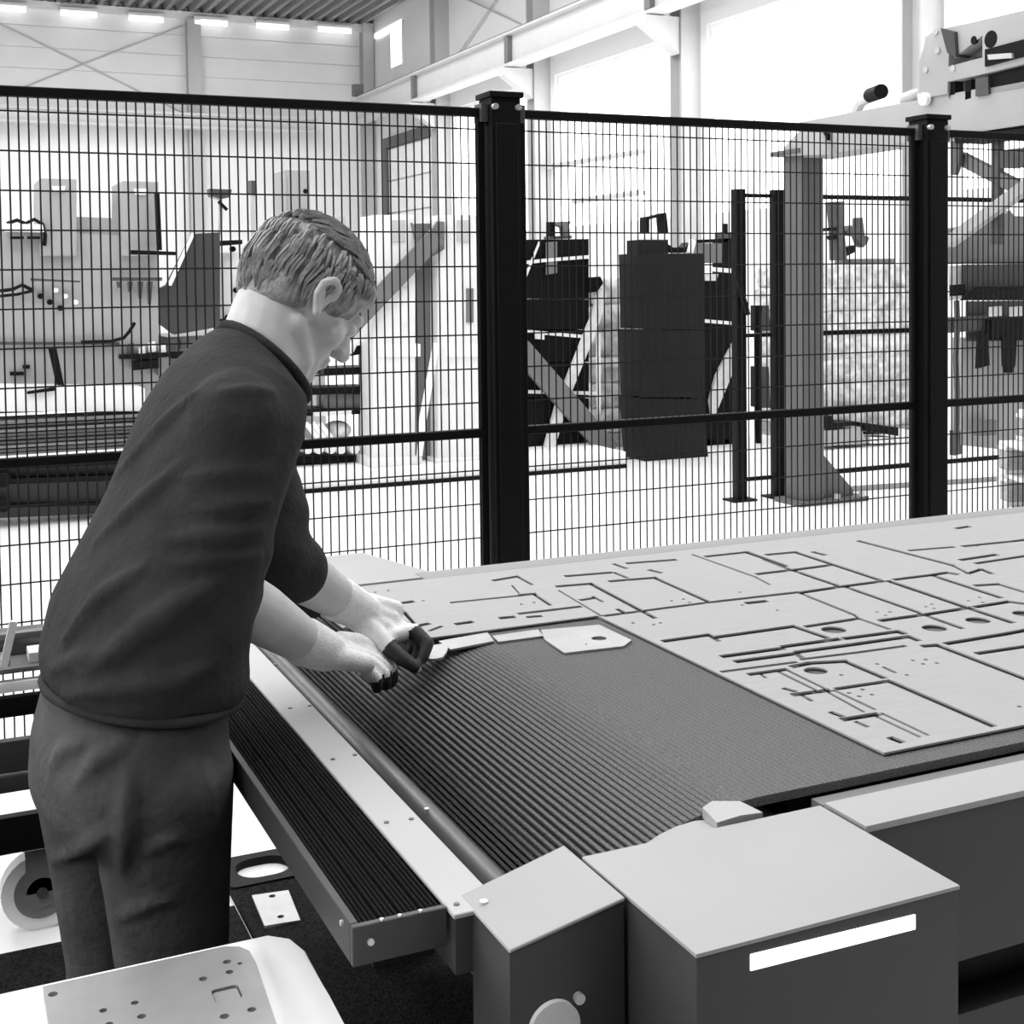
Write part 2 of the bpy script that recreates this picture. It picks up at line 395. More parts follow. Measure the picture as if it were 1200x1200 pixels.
# cover plate with countersunk screws between brush strip and belt gap
cp = MB().box((.475, 1.205, .820), (.528, 2.46, .825), .001, 1).build('cover_plate', 'plate_paint', tb)
for x, y in ((322, 779), (340, 830), (363, 827), (390, 890), (416, 885), (453, 964), (482, 960), (535, 1060)):
    q = atZ(x, y, .825); MB().tube(q+V((0, 0, -.001)), q+V((0, 0, .0012)), .0032, 8).build('screw', 'dark_metal', cp)
q = atZ(567, 1060, .826); MB().tube(q, q+V((0, 0, .004)), .0045, 10).build('screw_head', 'aluminium', cp)
MB().box((.478, 1.21, .76), (.527, 2.45, .8195)).build('support_beam', 'dark_metal', tb)
MB().tube((.558, 1.21, .792), (.558, 2.48, .792), .022, 20).build('guide_tube', 'dark_metal', tb)
q = atZ(500, 950, .815); MB().tube(q+V((0, 0, -.01)), q+V((0, 0, .003)), .003, 8).build('screw', 'aluminium', tb)
# black ribbed step table on the worker's side
for k in range(4):
    x0 = .3845+.0222*k; m = MB().box((x0, 1.232, .808), (x0+.0208, 2.45, .8215))
    for j in range(4): m.box((x0+.001+.005*j, 1.232, .8215), (x0+.0038+.005*j, 2.45, .8238))
    m.build('rubber_strip', 'rubber', tb)
MB().box((.374, 1.222, .786), (.474, 1.2305, .826), .001, 1).build('front_trim', 'dark_and_shade_paint', tb)
MB().box((.374, 1.231, .786), (.3835, 2.46, .826), .001, 1).build('side_trim', 'trim_paint', tb)
for x, y in ((434, 1103),): q = atY(x, y, 1.222); MB().tube(q+V((0, -.003, 0)), q, .0035, 10).build('screw', 'aluminium', tb)
q = atX(402, 1081, .374); MB().tube(q+V((-.003, 0, 0)), q, .003, 10).build('screw', 'aluminium', tb)
for x in (.405, .424, .446): MB().tube((x, 1.2235, .8265), (x, 1.2235, .8285), .0022, 8).build('end_screw', 'aluminium', tb)
MB().box((.39, 1.24, .79), (.473, 2.45, .807)).build('step_tray', 'dark_metal', tb)
# far rail and cover plate behind the belt
MB().box((.93, 2.482, .835), (5.1, 2.555, .856), .004).build('far_rail', 'rail_paint', tb)
MB().box((.93, 2.470, .62), (5.1, 2.481, .859)).build('far_lip', 'mid_paint', tb)
MB().prism([(.50, 2.515, .854), (.96, 2.515, .854), (.965, 2.56, .854), (.90, 2.81, .854), (.50, 2.81, .854)], (0, 0, -.02), .002).build('far_cover', 'light_paint', tb)
MB().box((.96, 2.49, .06), (5.05, 2.55, .834)).build('far_panel', 'dark_and_shade_paint', tb)
MB().box((.50, 2.53, .60), (.90, 2.80, .833)).build('far_housing', 'dark_and_shade_paint', tb)
MB().box((.84, 2.60, 0), (.98, 2.79, .60), .004).build('leg', 'dark_metal', tb)
MB().box((.60, 1.30, 0), (.68, 1.42, .68), .004).build('leg', 'dark_metal', tb)
# slotted foot bracket on the floor at the far leg
pts = []
def rrect(c, a, b, la, lb, r, n=5):
    out = []
    for sx, sy, t0 in ((1, 1, 0), (-1, 1, 90), (-1, -1, 180), (1, -1, 270)):
        for k in range(n+1):
            t = math.radians(t0+90*k/n); out.append(c+a*(sx*(la-r)+r*math.cos(t))+b*(sy*(lb-r)+r*math.sin(t)))
    return out
def plate_with_holes(name, m, outline, holes, th, parent=None, bev=0.0, loc=None):
    # a flat plate cut by closed holes: 2D curve filled, then thickened
    cu = bpy.data.curves.new(name, 'CURVE'); cu.dimensions = '2D'; cu.fill_mode = 'BOTH'; cu.extrude = th/2; cu.bevel_depth = bev; cu.bevel_resolution = 0
    z = outline[0].z
    for pl in [outline]+holes:
        sp = cu.splines.new('POLY'); sp.points.add(len(pl)-1); sp.use_cyclic_u = True
        for i, p in enumerate(pl): sp.points[i].co = (p.x, p.y, 0, 1)
    o = bpy.data.objects.new('tmp', cu); COL.objects.link(o)
    dg = bpy.context.evaluated_depsgraph_get(); dg.update()
    me = bpy.data.meshes.new_from_object(o.evaluated_get(dg)); bpy.data.objects.remove(o)
    me.transform(Matrix.Translation((0, 0, z-th/2)))
    if parent is not None: return place(me, name, m, parent)
    lc = V(loc) if loc is not None else V(outline[0])
    me.transform(Matrix.Translation(-lc)); me.materials.clear(); me.materials.append(MAT[m]); me.name = name
    o = bpy.data.objects.new(name, me); COL.objects.link(o); o.location = lc
    return o
EX, EY = V((1, 0, 0)), V((0, 1, 0))
c = atZ(308, 1015, .021)
plate_with_holes('foot_bracket', 'black_paint', rrect(c, EX, EY, .10, .085, .02), [rrect(c, EX, EY, .066, .055, .048)], .02, tb)

# ------------------------------------------------------------------ steel sheet on the belt
ZS = .8625
def cuts():
    L = []
    def a(w, *p): L.append((w, p))
    a(7, (437, 712), (446, 716), (466, 714), (474, 718), (485, 730)); a(6, (462, 708), (482, 705)); a(5, (487, 734), (501, 731)); a(4, (504, 739), (517, 734))
    a(5, (537, 731), (551, 729)); a(4, (580, 680), (606, 675.5), (624, 685)); a(3, (530, 706), (610, 698)); a(5, (612, 697), (625, 696), (645, 709)); a(4, (610, 719), (679, 711))
    a(5, (589, 724), (600, 723)); a(4, (620, 723), (632, 722)); a(3, (600, 686), (608, 695))
    a(6, (829, 652), (875, 647), (920, 663)); a(5, (889, 672.5), (937, 667), (975, 662)); a(3, (812, 650), (885, 676), (902, 685)); a(4, (737, 660), (790, 656))
    a(4, (665, 675), (715, 671)); a(4, (720, 661), (734, 666)); a(4, (720, 671), (735, 677)); a(5, (717, 681), (767, 677), (830, 705)); a(6, (655, 687), (692, 684), (752, 716), (767, 724))
    a(3, (655, 692), (705, 722)); a(4, (710, 721.5), (830, 706), (935, 694)); a(4, (762, 668), (774, 671)); a(4, (682, 703), (695, 701)); a(4, (695, 699), (706, 705))
    a(5, (724, 714), (730, 717)); a(6, (877, 706.5), (896, 704.5)); a(6, (780, 751), (830, 744), (842, 751)); a(6, (841, 746.5), (930, 734), (968, 747)); a(7, (849, 769), (915, 760))
    a(7, (865, 775), (932, 766), (939, 770)); a(4, (847, 787), (932, 776)); a(5, (900, 650), (932, 647), (1029, 679)); a(4, (954, 647), (966, 650)); a(5, (897, 656), (925, 667), (981, 686))
    a(6, (942, 694), (989, 687), (1035, 681)); a(6, (1042, 681), (1130, 711), (1185, 729)); a(7, (1050, 679), (1090, 674), (1110, 671), (1120, 672.5)); a(5, (1095, 675), (1172, 700))
    a(5, (992, 688), (1072, 716), (1082, 720), (1127, 736)); a(4, (935, 694), (1000, 720), (1007, 725), (1042, 737)); a(5, (946, 734), (1005, 725)); a(6, (1034, 727), (1085, 720), (1137, 712))
    a(6, (1145, 711), (1182, 705), (1205, 708)); a(7, (920, 757.5), (982, 749)); a(7, (992, 748), (1052, 740), (1058, 742)); a(7, (936, 764), (1002, 755)); a(7, (1008, 754), (1065, 746), (1075, 750))
    a(7, (1111, 754), (1172, 744)); a(7, (1178, 743), (1205, 738)); a(6, (1147, 765.5), (1205, 757)); a(4, (1007, 634), (1115, 662), (1135, 672)); a(5, (1122, 619), (1135, 617))
    a(5, (1130, 640), (1180, 635)); a(5, (1186, 634.5), (1205, 632)); a(5, (1127, 656), (1167, 650)); a(4, (1145, 660), (1205, 651)); a(3, (1067, 645), (1117, 641)); a(5, (1135, 672), (1150, 667), (1162, 672))
    a(4, (1145, 686), (1170, 684.5), (1205, 695)); a(4, (940, 772.5), (1002, 765), (1060, 757)); a(6, (880, 790), (920, 784.5)); a(5, (890, 789), (897, 794))
    a(7, (930, 781), (950, 777), (990, 775), (1035, 794)); a(4, (910, 786), (957, 809)); a(4, (921, 784.5), (967, 807)); a(4, (970, 811), (1012, 834)); a(4, (978, 809), (1025, 831))
    a(4, (1028, 840), (1077, 863)); a(4, (1034, 836), (1087, 861)); a(7, (932, 814), (970, 809)); a(5, (940, 815), (951, 821)); a(5, (920, 807), (931, 810)); a(6, (975, 835), (986, 839))
    a(8, (990, 843), (1027, 837)); a(5, (1004, 846), (1016, 851)); a(8, (1045, 865), (1055, 869)); a(6, (982, 807), (1042, 798)); a(8, (1044, 799), (1162, 850)); a(7, (1084, 757), (1098, 756), (1205, 797))
    a(4, (1036, 782), (1049, 788))
    return L
def px_scale(p): return (p-EYE).dot(FW)/F
cut = MB()
for wpx, pts in cuts():
    q = [atZ(x, y, ZS) for x, y in pts]
    for p0, p1 in zip(q, q[1:]):
        d = (p1-p0).normalized(); mid = (p0+p1)/2
        # apparent thickness in pixels back to millimetres on the plate
        side = V((-d.y, d.x, 0)); a = px_scale(mid)
        v0 = V((side.dot(R), side.dot(U), 0)) - V(((mid-EYE).normalized().dot(R), (mid-EYE).normalized().dot(U), 0))*side.dot(FW)
        dd = V((d.dot(R), d.dot(U), 0)) - V(((mid-EYE).normalized().dot(R), (mid-EYE).normalized().dot(U), 0))*d.dot(FW)
        fore = abs(v0.cross(dd.normalized()).z)
        wd = max(.0035, min(.017, wpx*.60*a/max(fore, .12)))
        cut.bar(p0-d*wd*.4, p1+d*wd*.4, wd, .03)
dots = [(787, 704), (801, 702), (808, 706), (867, 694), (870, 709), (766, 732), (774, 730), (742, 730), (911, 715), (995, 812), (1011, 808), (1007, 816), (1022, 814), (986, 791),
        (1070, 774), (1085, 773), (1082, 778), (1098, 777), (1063, 791), (1028, 778), (1195, 828), (1028, 717), (1038, 721), (1043, 717), (1085, 711), (1092, 708), (1095, 713), (611, 708), (626, 706),
        (440, 694), (455, 692), (496, 704), (1146, 640), (1135, 704), (1148, 700), (1152, 706)]
for x, y in dots: q = atZ(x, y, ZS); cut.tube(q+V((0, 0, -.02)), q+V((0, 0, .02)), .0038, 8)
for x, y, r in ((977, 738, .021), (1095, 736, .021), (1146, 727, .021), (956, 786, .018), (1200, 719, .02)):
    q = atZ(x, y, ZS); cut.tube(q+V((0, 0, -.02)), q+V((0, 0, .02)), r, 24)
cm = cut.mesh('cutter'); co = bpy.data.objects.new('cutter', cm); COL.objects.link(co)
X0, XS = 1.091, .66
ZB = ZS-.0028
sh = MB().prism([(X0, 1.291, ZB), (3.55, 1.291, ZB), (3.55, 2.462, ZB), (XS, 2.462, ZB), (XS, 2.18, ZB), (.70, 2.18, ZB), (.70, 2.050, ZB), (X0, 2.050, ZB)], (0, 0, .0028))
so = bpy.data.objects.new('sheet', sh.mesh('sheet')); COL.objects.link(so)
bo = so.modifiers.new('b', 'BOOLEAN'); bo.operation = 'DIFFERENCE'; bo.solver = 'EXACT'; bo.use_self = True; bo.object = co
dg = bpy.context.evaluated_depsgraph_get(); dg.update()
me = bpy.data.meshes.new_from_object(so.evaluated_get(dg)); bpy.data.objects.remove(so); bpy.data.objects.remove(co)
lc = V((1.7, 1.8, ZS-.005)); me.transform(Matrix.Translation(-lc)); me.materials.clear(); me.materials.append(MAT['steel']); me.name = 'steel_sheet'
so = bpy.data.objects.new('steel_sheet', me); COL.objects.link(so); so.location = lc
tag(so, 'large steel sheet cut into nested parts by dark slots, lying on the conveyor belt', 'metal sheet')
# loose pieces along its front edge
def loose(name, px, label, holes=(), m='steel_cut', z=.861):
    q = [atZ(x, y, z) for x, y in px]
    o = plate_with_holes(name, m, q, [[atZ(cx, cy, z)+EX*(r*math.cos(t))+EY*(r*math.sin(t)) for t in [2*math.pi*k/20 for k in range(20)]] for cx, cy, r in holes], .0035)
    return tag(o, label, 'metal part', 'loose cut parts along the sheet edge')
loose('cut_plate', ((638, 749), (661, 765), (731, 757), (740, 750), (702, 732), (634, 738)), 'six-sided cut steel plate with one round hole on the belt', ((702, 748, .013), (687, 755, .0025)))
loose('cut_strip', ((577, 745), (584, 752), (637, 745), (630, 737.5)), 'narrow steel offcut strip lying next to the six-sided plate')
loose('cut_strip', ((514, 751), (528, 761), (579, 751), (571, 741)), 'narrow steel offcut strip between the gloved hand and the next strip')
loose('cut_tab', ((499, 757), (520, 754), (525, 757), (524, 763), (519, 770), (510, 772), (500, 772)), 'round-ended steel tab gripped by the gloved fingers', z=.8625)

# ================================================================== FOREGROUND: white boards with a drilled steel plate
bt = thing('work_stand', (.1, 1.2, 0), 'white topped stand at the lower left corner carrying a drilled steel plate', 'table')
zb = .72
top = [(-.6, .75), (.42, .75)]
B = [atZ(0, 1162, zb), atZ(330, 1092, zb)]
yb_ = B[1].y
pr = [V((.365, 1.05, 0)), V((.372, 1.30, 0)), V((.374, 1.40, 0)), V((.366, 1.435, 0)), V((.345, yb_, 0)), V((-.7, yb_, 0)), V((-.7, .8, 0)), V((.37, .8, 0))]
MB().prism([V((p.x, p.y, zb-.022)) for p in pr], (0, 0, .022), .003).build('board', 'white_board', bt)
MB().prism([V((p.x+.008, p.y-.006, zb-.046)) for p in pr], (0, 0, .023), .003).build('board', 'white_board', bt)
MB().box((-.66, .85, .60), (.33, 1.40, .673)).build('frame', 'dark_metal', bt)
for x in (-.6, .28):
    for y in (.9, 1.34): MB().box((x-.02, y-.02, 0), (x+.02, y+.02, .60), .003).build('leg', 'dark_metal', bt)
zp = zb+.0105
o = [atZ(x, y, zp) for x, y in ((50, 1156), (262, 1109), (280, 1109), (292, 1114), (300, 1128), (326, 1205), (345, 1260), (60, 1300), (57, 1200))]
hs = []
for x, y, r in ((62, 1165, .005), (266, 1127, .0045), (238, 1147, .0045), (269, 1139, .0042), (281, 1129, .0025), (158, 1175, .004), (121, 1184, .004), (166, 1191, .0045), (128, 1200, .004), (263, 1191, .0048), (295, 1183, .0045)):
    q = atZ(x, y, zp); hs.append([q+EX*(r*math.cos(t))+EY*(r*math.sin(t)) for t in [2*math.pi*k/14 for k in range(14)]])
q = (atZ(252, 1158, zp)+atZ(280, 1171, zp))/2
hs.append(rrect(q, EX, EY, .014, .014, .005))
o = plate_with_holes('drilled_plate', 'steel_cut', o, hs, .010)
plate_with_holes('cut_slug', 'steel_cut', [V((p.x, p.y, zp-.0025)) for p in rrect(q, EX, EY, .0125, .0125, .004)], [], .007, o)
tag(o, 'square steel plate with drilled holes lying on the white board, lower left corner', 'metal part')
# dark textured floor mat around the machine base
mt = MB().box((-3, -1.5, 0), (.64, 3.02, .010)).build('floor_mat', 'grating', loc=(-1, 1, 0))
tag(mt, 'dark rough floor mat on the worker side of the machine', 'mat')
mt = MB().box((.646, 1.0, 0), (1.6, 3.10, .016)).build('floor_mat', 'grating', loc=(1.1, 2, 0))
tag(mt, 'dark rough floor mat under the machine table beneath the black bracket', 'mat')
q = [atZ(x, y, .022) for x, y in ((295, 1049), (338, 1043), (352, 1078), (310, 1085))]
hh = [[atZ(x, y, .022)+EX*(.008*math.cos(t))+EY*(.008*math.sin(t)) for t in [2*math.pi*k/14 for k in range(14)]] for x, y in ((319, 1050), (329, 1074))]
o = plate_with_holes('floor_plate', 'steel_cut', q, hh, .006)
tag(o, 'small square steel plate with two holes lying on the dark mat', 'metal part')

# ================================================================== ROLLER CART behind the worker
YC = 3.08
ct = thing('shelf_cart', (-.1, YC+.1, 0), 'dark steel cart with open rails and castors standing behind the worker', 'cart')
cx0, cx1, cdp = -.9, .34, .20
def cz(y): return atY(20, y, YC).z
for x in (cx0, cx1-.04):
    for y in (YC, YC+cdp-.03): MB().box((x, y, .19), (x+.04, y+.03, .72), .003).build('post', 'black_paint', ct)
for (ya_, yb2, m, nm) in ((742, 749, 'mid_paint', 'top_rail'), (783, 789, 'mid_paint', 'tray'), (799, 811, 'white_board', 'light_rail'), (817, 840, 'black_paint', 'rail'), (868, 905, 'dark_and_shade_paint', 'rail'), (909, 928, 'dark_and_shade_paint', 'rail'), (957, 1000, 'black_paint', 'base_rail')):
    dd = cdp if nm == 'tray' else .028
    MB().box((cx0+.041, YC+.001, cz(yb2)), (cx1-.041, YC+dd, cz(ya_)), .003).build(nm, m, ct)
for y in (957, 868):
    for x in (cx0+.005, cx1-.035): MB().box((x, YC+.031, cz(y+30)), (x+.03, YC+cdp-.031, cz(y))).build('side_rail', 'black_paint', ct)
MB().bar(atY(16, 728, YC-.02), atY(4, 782, YC-.02), .016, .012, (0, 1, 0)).build('lever', 'pale_grey', ct)
for x in (cx0+.1, .225):
    for y in (YC+.06,):
        cb = MB().box((x-.035, y-.04, .180), (x+.035, y+.12, .192)).box((x-.034, y-.034, .09), (x+.034, y-.028, .18))
        cb.box((x-.034, y+.028, .09), (x+.034, y+.034, .18)); cb.tube((x, y-.034, .09), (x, y-.027, .09), .034, 20).tube((x, y+.027, .09), (x, y+.034, .09), .034, 20)
        cb = cb.build('castor', 'mid_paint', ct)
        MB().tube((x, y-.022, .087), (x, y+.022, .087), .087, 28).build('wheel', 'pale_grey', cb)
        MB().tube((x, y-.026, .087), (x, y+.026, .087), .060, 28).build('hub', 'mid_paint', cb)
        MB().tube((x, y-.042, .09), (x, y+.042, .09), .012, 10).build('axle_bolt', 'dark_metal', cb)
for k, (x, w_, h_) in enumerate(((.02, .07, .02), (.12, .10, .015), (.24, .06, .022))):
    z = cz(783); o = MB().box((x-w_/2, YC+.03, z), (x+w_/2, YC+.10, z+h_), .004).build('metal_block', 'pale_grey' if k != 1 else 'steel_cut', loc=(x, YC+.06, z))
    tag(o, ('small pale metal block on the cart tray near the frame edge', 'flat steel block in the middle of the cart tray', 'small pale metal block on the cart tray closest to the worker')[k], 'metal part')
for k, x in enumerate((.05, .2)):
    z = cz(783)+.024; o = MB().box((x-.05, YC+.11, cz(783)+.001), (x+.05, YC+.165, z+.03), .006).tube((x, YC+.105, z+.014), (x, YC+.168, z+.014), .012, 10).build('clamp_tool', 'dark_metal', loc=(x, YC+.1, z))
    tag(o, ('dark clamp tool on top of the cart, beside the pale lever', 'dark clamp tool on top of the cart, next to the worker')[k], 'tool')

# ================================================================== GANTRY LOADER beyond the fence
g = thing('gantry_loader', (5.2, 6.95, 0), 'grey steel gantry with square column and beam carrying a lifting carriage', 'machine')
gx0, gx1, gy0, gy1 = 5.125, 5.295, 6.835, 7.03
MB().box((gx0, gy0, .03), (gx1, gy1, 2.24), .012).build('column', 'gantry_grey', g)
MB().box((gx0-.05, gy0-.04, 0), (5.62, gy1+.04, .03), .004).build('base_plate', 'gantry_grey', g)
MB().prism([(gx1, gy0+.03, .03), (5.55, gy0+.03, .03), (5.55, gy0+.03, .07), (gx1, gy0+.03, .33)], (0, .13, 0), .004).build('gusset', 'gantry_grey', g)
for x in (5.38, 5.58): MB().tube((x, gy0-.02, .03), (x, gy0-.02, .06), .02, 8).build('anchor_bolt', 'aluminium', g)
MB().box((gx0-.06, gy0-.05, 2.24), (gx1+.06, gy1+.06, 2.27), .004).build('head_plate', 'gantry_grey', g)
MB().prism([atX(x, y, gx0-.045) for x, y in ((916, 183), (920, 171), (936, 154), (956, 150), (972, 181))], (.06, 0, 0), .004).build('head_bracket', 'beam_paint', g)
c = atX(968, 161, 5.139); MB().tube(c, c+V((-.02, 0, 0)), .045, 18).build('bore', 'black_paint', g)
MB().box((5.14, 4.3, 2.215), (5.40, gy0+.05, 2.445), .01).build('beam', 'beam_paint', g)
p = atX(1000, 118, 5.3); q = atX(1016, 122, 5.2)
MB().path([(5.25, 6.5, 2.44), (5.25, 6.42, 2.52), (5.25, 6.32, 2.545)], .04, 10).build('hose_elbow', 'pale_grey', g)
MB().tube((5.25, 6.33, 2.545), (5.2, 6.17, 2.545), .045, 14).build('hose_end', 'black_paint', g)
MB().cap((5.22, 5.98, 2.475), (5.22, 5.9, 2.49), .04, .035).tube((5.22, 5.86, 2.47), (5.22, 5.8, 2.47), .03, 12).build('coupling', 'column_grey', g)
# carriage on top of the beam
def sx(px, X, d, m, nm, bev=0.0):
    return MB().prism([atX(x, y, X) for x, y in px], (d, 0, 0), bev).build(nm, m, g)
cfx = 5.12
sx([(1077, 116), (1076, 72), (1083, 57), (1084, 44), (1092, 38), (1105, 36), (1112, 60), (1110, 110)], cfx, .30, 'beam_paint', 'carriage_plate', .006)
sx([(1102, 33), (1118, 37), (1120, 67), (1110, 62)], cfx-.03, .1, 'dark_and_shade_paint', 'recess')
sx([(1110, 78), (1152, 68), (1152, 40), (1119, 68), (1104, 34), (1260, -2), (1260, 60), (1200, 75), (1155, 86), (1110, 96)], cfx-.005, .20, 'beam_paint', 'carriage_beam', .004)
sx([(1117, 36), (1155, 28), (1155, 66), (1120, 69)], cfx+.08, .06, 'gantry_grey', 'web_plate')
for x, y, r in ((1141, 47, .022), (1161, 46, .045)):
    c = atX(x, y, cfx-.006); MB().tube(c, c+V((.012, 0, 0)), r, 20).build('bore', 'black_paint', g)
sx([(1154, 58), (1260, 30), (1260, 50), (1154, 78)], cfx-.02, .05, 'black_paint', 'chain_tray')
sx([(1157, 64), (1185, 62), (1186, 68), (1158, 70)], cfx-.035, .04, 'aluminium', 'cylinder_rod')
sx([(1158, 88), (1260, 64), (1260, 94), (1158, 110)], cfx+.02, .2, 'black_paint', 'drive_box')
for x in (1112, 1131): sx([(x, 95), (x+7, 93), (x+7, 115), (x, 117)], cfx+.02, .06, 'black_paint', 'spacer')
sx([(1143, 92), (1158, 90), (1158, 110), (1143, 113)], cfx+.0, .06, 'dark_metal', 'motor')
for x, y in ((1098, 59), (1084, 82), (1116, 80), (1096, 37)):
    c = atX(x, y, cfx-.012); MB().tube(c, c+V((.014, 0, 0)), .018, 8).build('bolt', 'aluminium', g)
c = atX(1081, 116, cfx-.03); MB().tube(c, c+V((.03, 0, 0)), .035, 18).build('cable_gland', 'white_board', g)
# scissor arms hanging below the beam
ax = 5.27
def arm(a, b, wd, m='mid_paint', dx=0.0):
    p0, p1 = atX(*a, ax+dx), atX(*b, ax+dx)
    return MB().bar(p0, p1, wd, .05, (1, 0, 0), .004).build('scissor_arm', m, g)
arm((1126, 185), (1206, 226), .07); arm((1206, 216), (1112, 284), .065, 'panel_grey', dx=-.06); arm((1280, 190), (1204, 222), .07, dx=-.05)
MB().box((5.24, 5.285, 1.62), (5.27, 5.345, 2.215), .004).build('mast', 'dark_metal', g)
sx([(1117, 160), (1200, 150), (1200, 157), (1120, 168)], 5.13, .2, 'black_paint', 'lower_rail')
sx([(1114, 166), (1124, 164), (1124, 190), (1118, 205), (1114, 205)], 5.20, .03, 'gantry_grey', 'hanger')
sx([(1172, 176), (1260, 166), (1260, 190), (1172, 197)], 5.2, .1, 'dark_metal', 'cross_tie')

# loading station below the carriage
st = thing('loading_station', (6.2, 6.5, 0), 'grey and black sheet loading station under the gantry at the right edge', 'machine')
Ys = 6.55
def ss_(px, m, nm, d=.3, Y=Ys, bev=0.0): return MB().slab(px, Y, d, bev).build(nm, m, st)
ss_([(1116, 268), (1160, 262), (1184, 246), (1188, 255), (1300, 255), (1300, 309), (1116, 309)], 'mid_paint', 'body', .14, bev=.01)
ss_([(1132, 310), (1300, 308), (1300, 336), (1132, 348)], 'dark_and_shade_paint', 'tray_side', .04, Ys-.05)
ss_([(1132, 352), (1152, 336), (1300, 334), (1300, 352)], 'black_paint', 'tray_front', .06, Ys-.12)
ss_([(1112, 312), (1130, 311), (1130, 350), (1112, 352)], 'pale_grey', 'side_plate', .04, Ys+.02)
ss_([(1118, 334), (1131, 333), (1131, 346), (1118, 347)], 'black_paint', 'lock', .04, Ys-.06)
ss_([(1162, 374), (1300, 366), (1300, 398), (1162, 399)], 'black_paint', 'lower_beam', .05, Ys)
ss_([(1115, 372), (1162, 369), (1162, 386), (1115, 390)], 'dark_metal', 'cross_rail', .04, Ys+.05)
for x in (1176, 1236): ss_([(x, 396), (x+16, 396), (x+14, 428), (x+10, 437), (x+4, 437), (x+1, 428)], 'black_paint', 'suction_arm', .025, Ys-.02)
ss_([(1148, 392), (1158, 390), (1160, 428), (1146, 432)], 'black_paint', 'suction_arm', .025, Ys-.02)
for x in (1168, 1192): ss_([(x-6, 360), (x+6, 359), (x+6, 370), (x-6, 371)], 'pale_grey', 'valve_block', .03, Ys-.05)
ss_([(1134, 353), (1300, 351), (1300, 398), (1134, 400)], 'dark_metal', 'inner_panel', .02, Ys+.12)
ss_([(1128, 396), (1300, 390), (1300, 540), (1128, 522)], 'panel_grey', 'cabinet', .1, Ys+.2, .008)
ss_([(1147, 493), (1168, 492), (1168, 510), (1147, 511)], 'mid_paint', 'cabinet_box', .05, Ys+.1)
MB().path([atY(x, y, Ys+.02) for x, y in ((1121, 352), (1122, 380), (1120, 420), (1122, 460), (1121, 508))], .018, 8).build('cable_chain', 'dark_metal', st)
for x in (1119, 1185): ss_([(x, 505), (x+8, 505), (x+8, 532), (x, 534)], 'dark_metal', 'foot', .05, Ys+.22)
# wooden pallets at the right edge, turned a little to the hall
P0 = atY(1169, 590, 5.2); P0.z = 0
pa, pb = V((-.36, -.933, 0)).normalized(), V((.933, -.36, 0)).normalized()
zs = [0]+[atY(1169, y, 5.2).z for y in (627, 590, 553, 516, 480)]
names = ('lowest', 'second from the bottom', 'middle', 'second from the top', 'topmost')
for k in range(5):
    z0, z1 = zs[k]+.002, zs[k+1]
    off = pb*(.10 if k == 4 else random.uniform(-.008, .012)) + pa*random.uniform(-.01, .02)
    q0 = P0+off; t = thing('wooden_pallet', (q0.x, q0.y, zs[k]), 'worn wooden pallet, %s of the stack at the right edge' % names[k], 'pallet', 'stack of wooden pallets')
    def pbox(a0, a1, b0, b1, za, zb_, nm, m):
        c = [q0+pa*i+pb*j for i, j in ((a0, b0), (a1, b0), (a1, b1), (a0, b1))]
        MB().hexa([V((p.x, p.y, za)) for p in c]+[V((p.x, p.y, zb_)) for p in c], .003, 1).build(nm, m, t)
    for j in range(5): pbox(0, .8, .01+.165*j, .13+.165*j, z1-.021, z1, 'deck_plank', 'pale_timber')
    for i in range(3):
        pbox(.0+.35*i, .10+.35*i, 0, .80, z1-.042, z1-.0215, 'stringer', 'pale_timber')
        pbox(.0+.35*i, .10+.35*i, 0, .80, z0, z0+.021, 'base_plank', 'pale_timber')
        for j in range(3): pbox(.0+.35*i, .10+.35*i, .01+.32*j, .15+.32*j, z0+.0215, z1-.0425, 'block', 'timber')

# ------------------------------------------------------------------ inner fence
YI = 7.2
fi = thing('inner_fence', (4.9, YI, 0), 'lower black fence with open gate frame beside the grey gantry column', 'fence')
ztop_i = atY(1030, 232, YI).z; zm_i = atY(1030, 388, YI).z; zb_i = atY(1030, 548, YI).z
for px_ in (866, 911):
    x = atY(px_, 400, YI).x
    p = MB().box((x-.035, YI-.035, .012), (x+.035, YI+.035, ztop_i+.04), .004).box((x-.09, YI-.07, 0), (x+.09, YI+.07, .012)).build('post', 'black_paint', fi)
xa, xb = atY(872, 400, YI).x, atY(905, 400, YI).x
for z in (ztop_i, zm_i, zb_i): MB().box((xa, YI-.015, z-.012), (xb, YI+.015, z+.012)).build('gate_rail', 'black_paint', fi)
xa, xb = atY(917, 400, YI).x, 8.4
pn = MB().box((xa, YI-.015, ztop_i-.015), (xb, YI+.015, ztop_i+.015)).build('mesh_panel', 'black_paint', fi)
for z in (zm_i, zb_i): MB().box((xa, YI-.015, z-.015), (xb, YI+.015, z+.015)).build('rail', 'black_paint', pn)
m = MB(); n = int((xb-xa)/.05)
for k in range(n+1): x = xa+(xb-xa)*k/n; m.tube((x, YI, zb_i), (x, YI, ztop_i), .0014, 4)
m.build('wire_mesh', 'fence_wire', pn, stuff=True)
p = MB().box((8.36, YI-.035, 0), (8.43, YI+.035, ztop_i+.04), .004).build('post', 'black_paint', fi)
xg = atY(861, 400, YI).x
MB().path([(xg, YI-.02, 1.52), (xg+.02, YI-.06, 1.35), (xg+.06, YI-.06, 1.22)], .02, 8).build('cable', 'black_paint', fi)

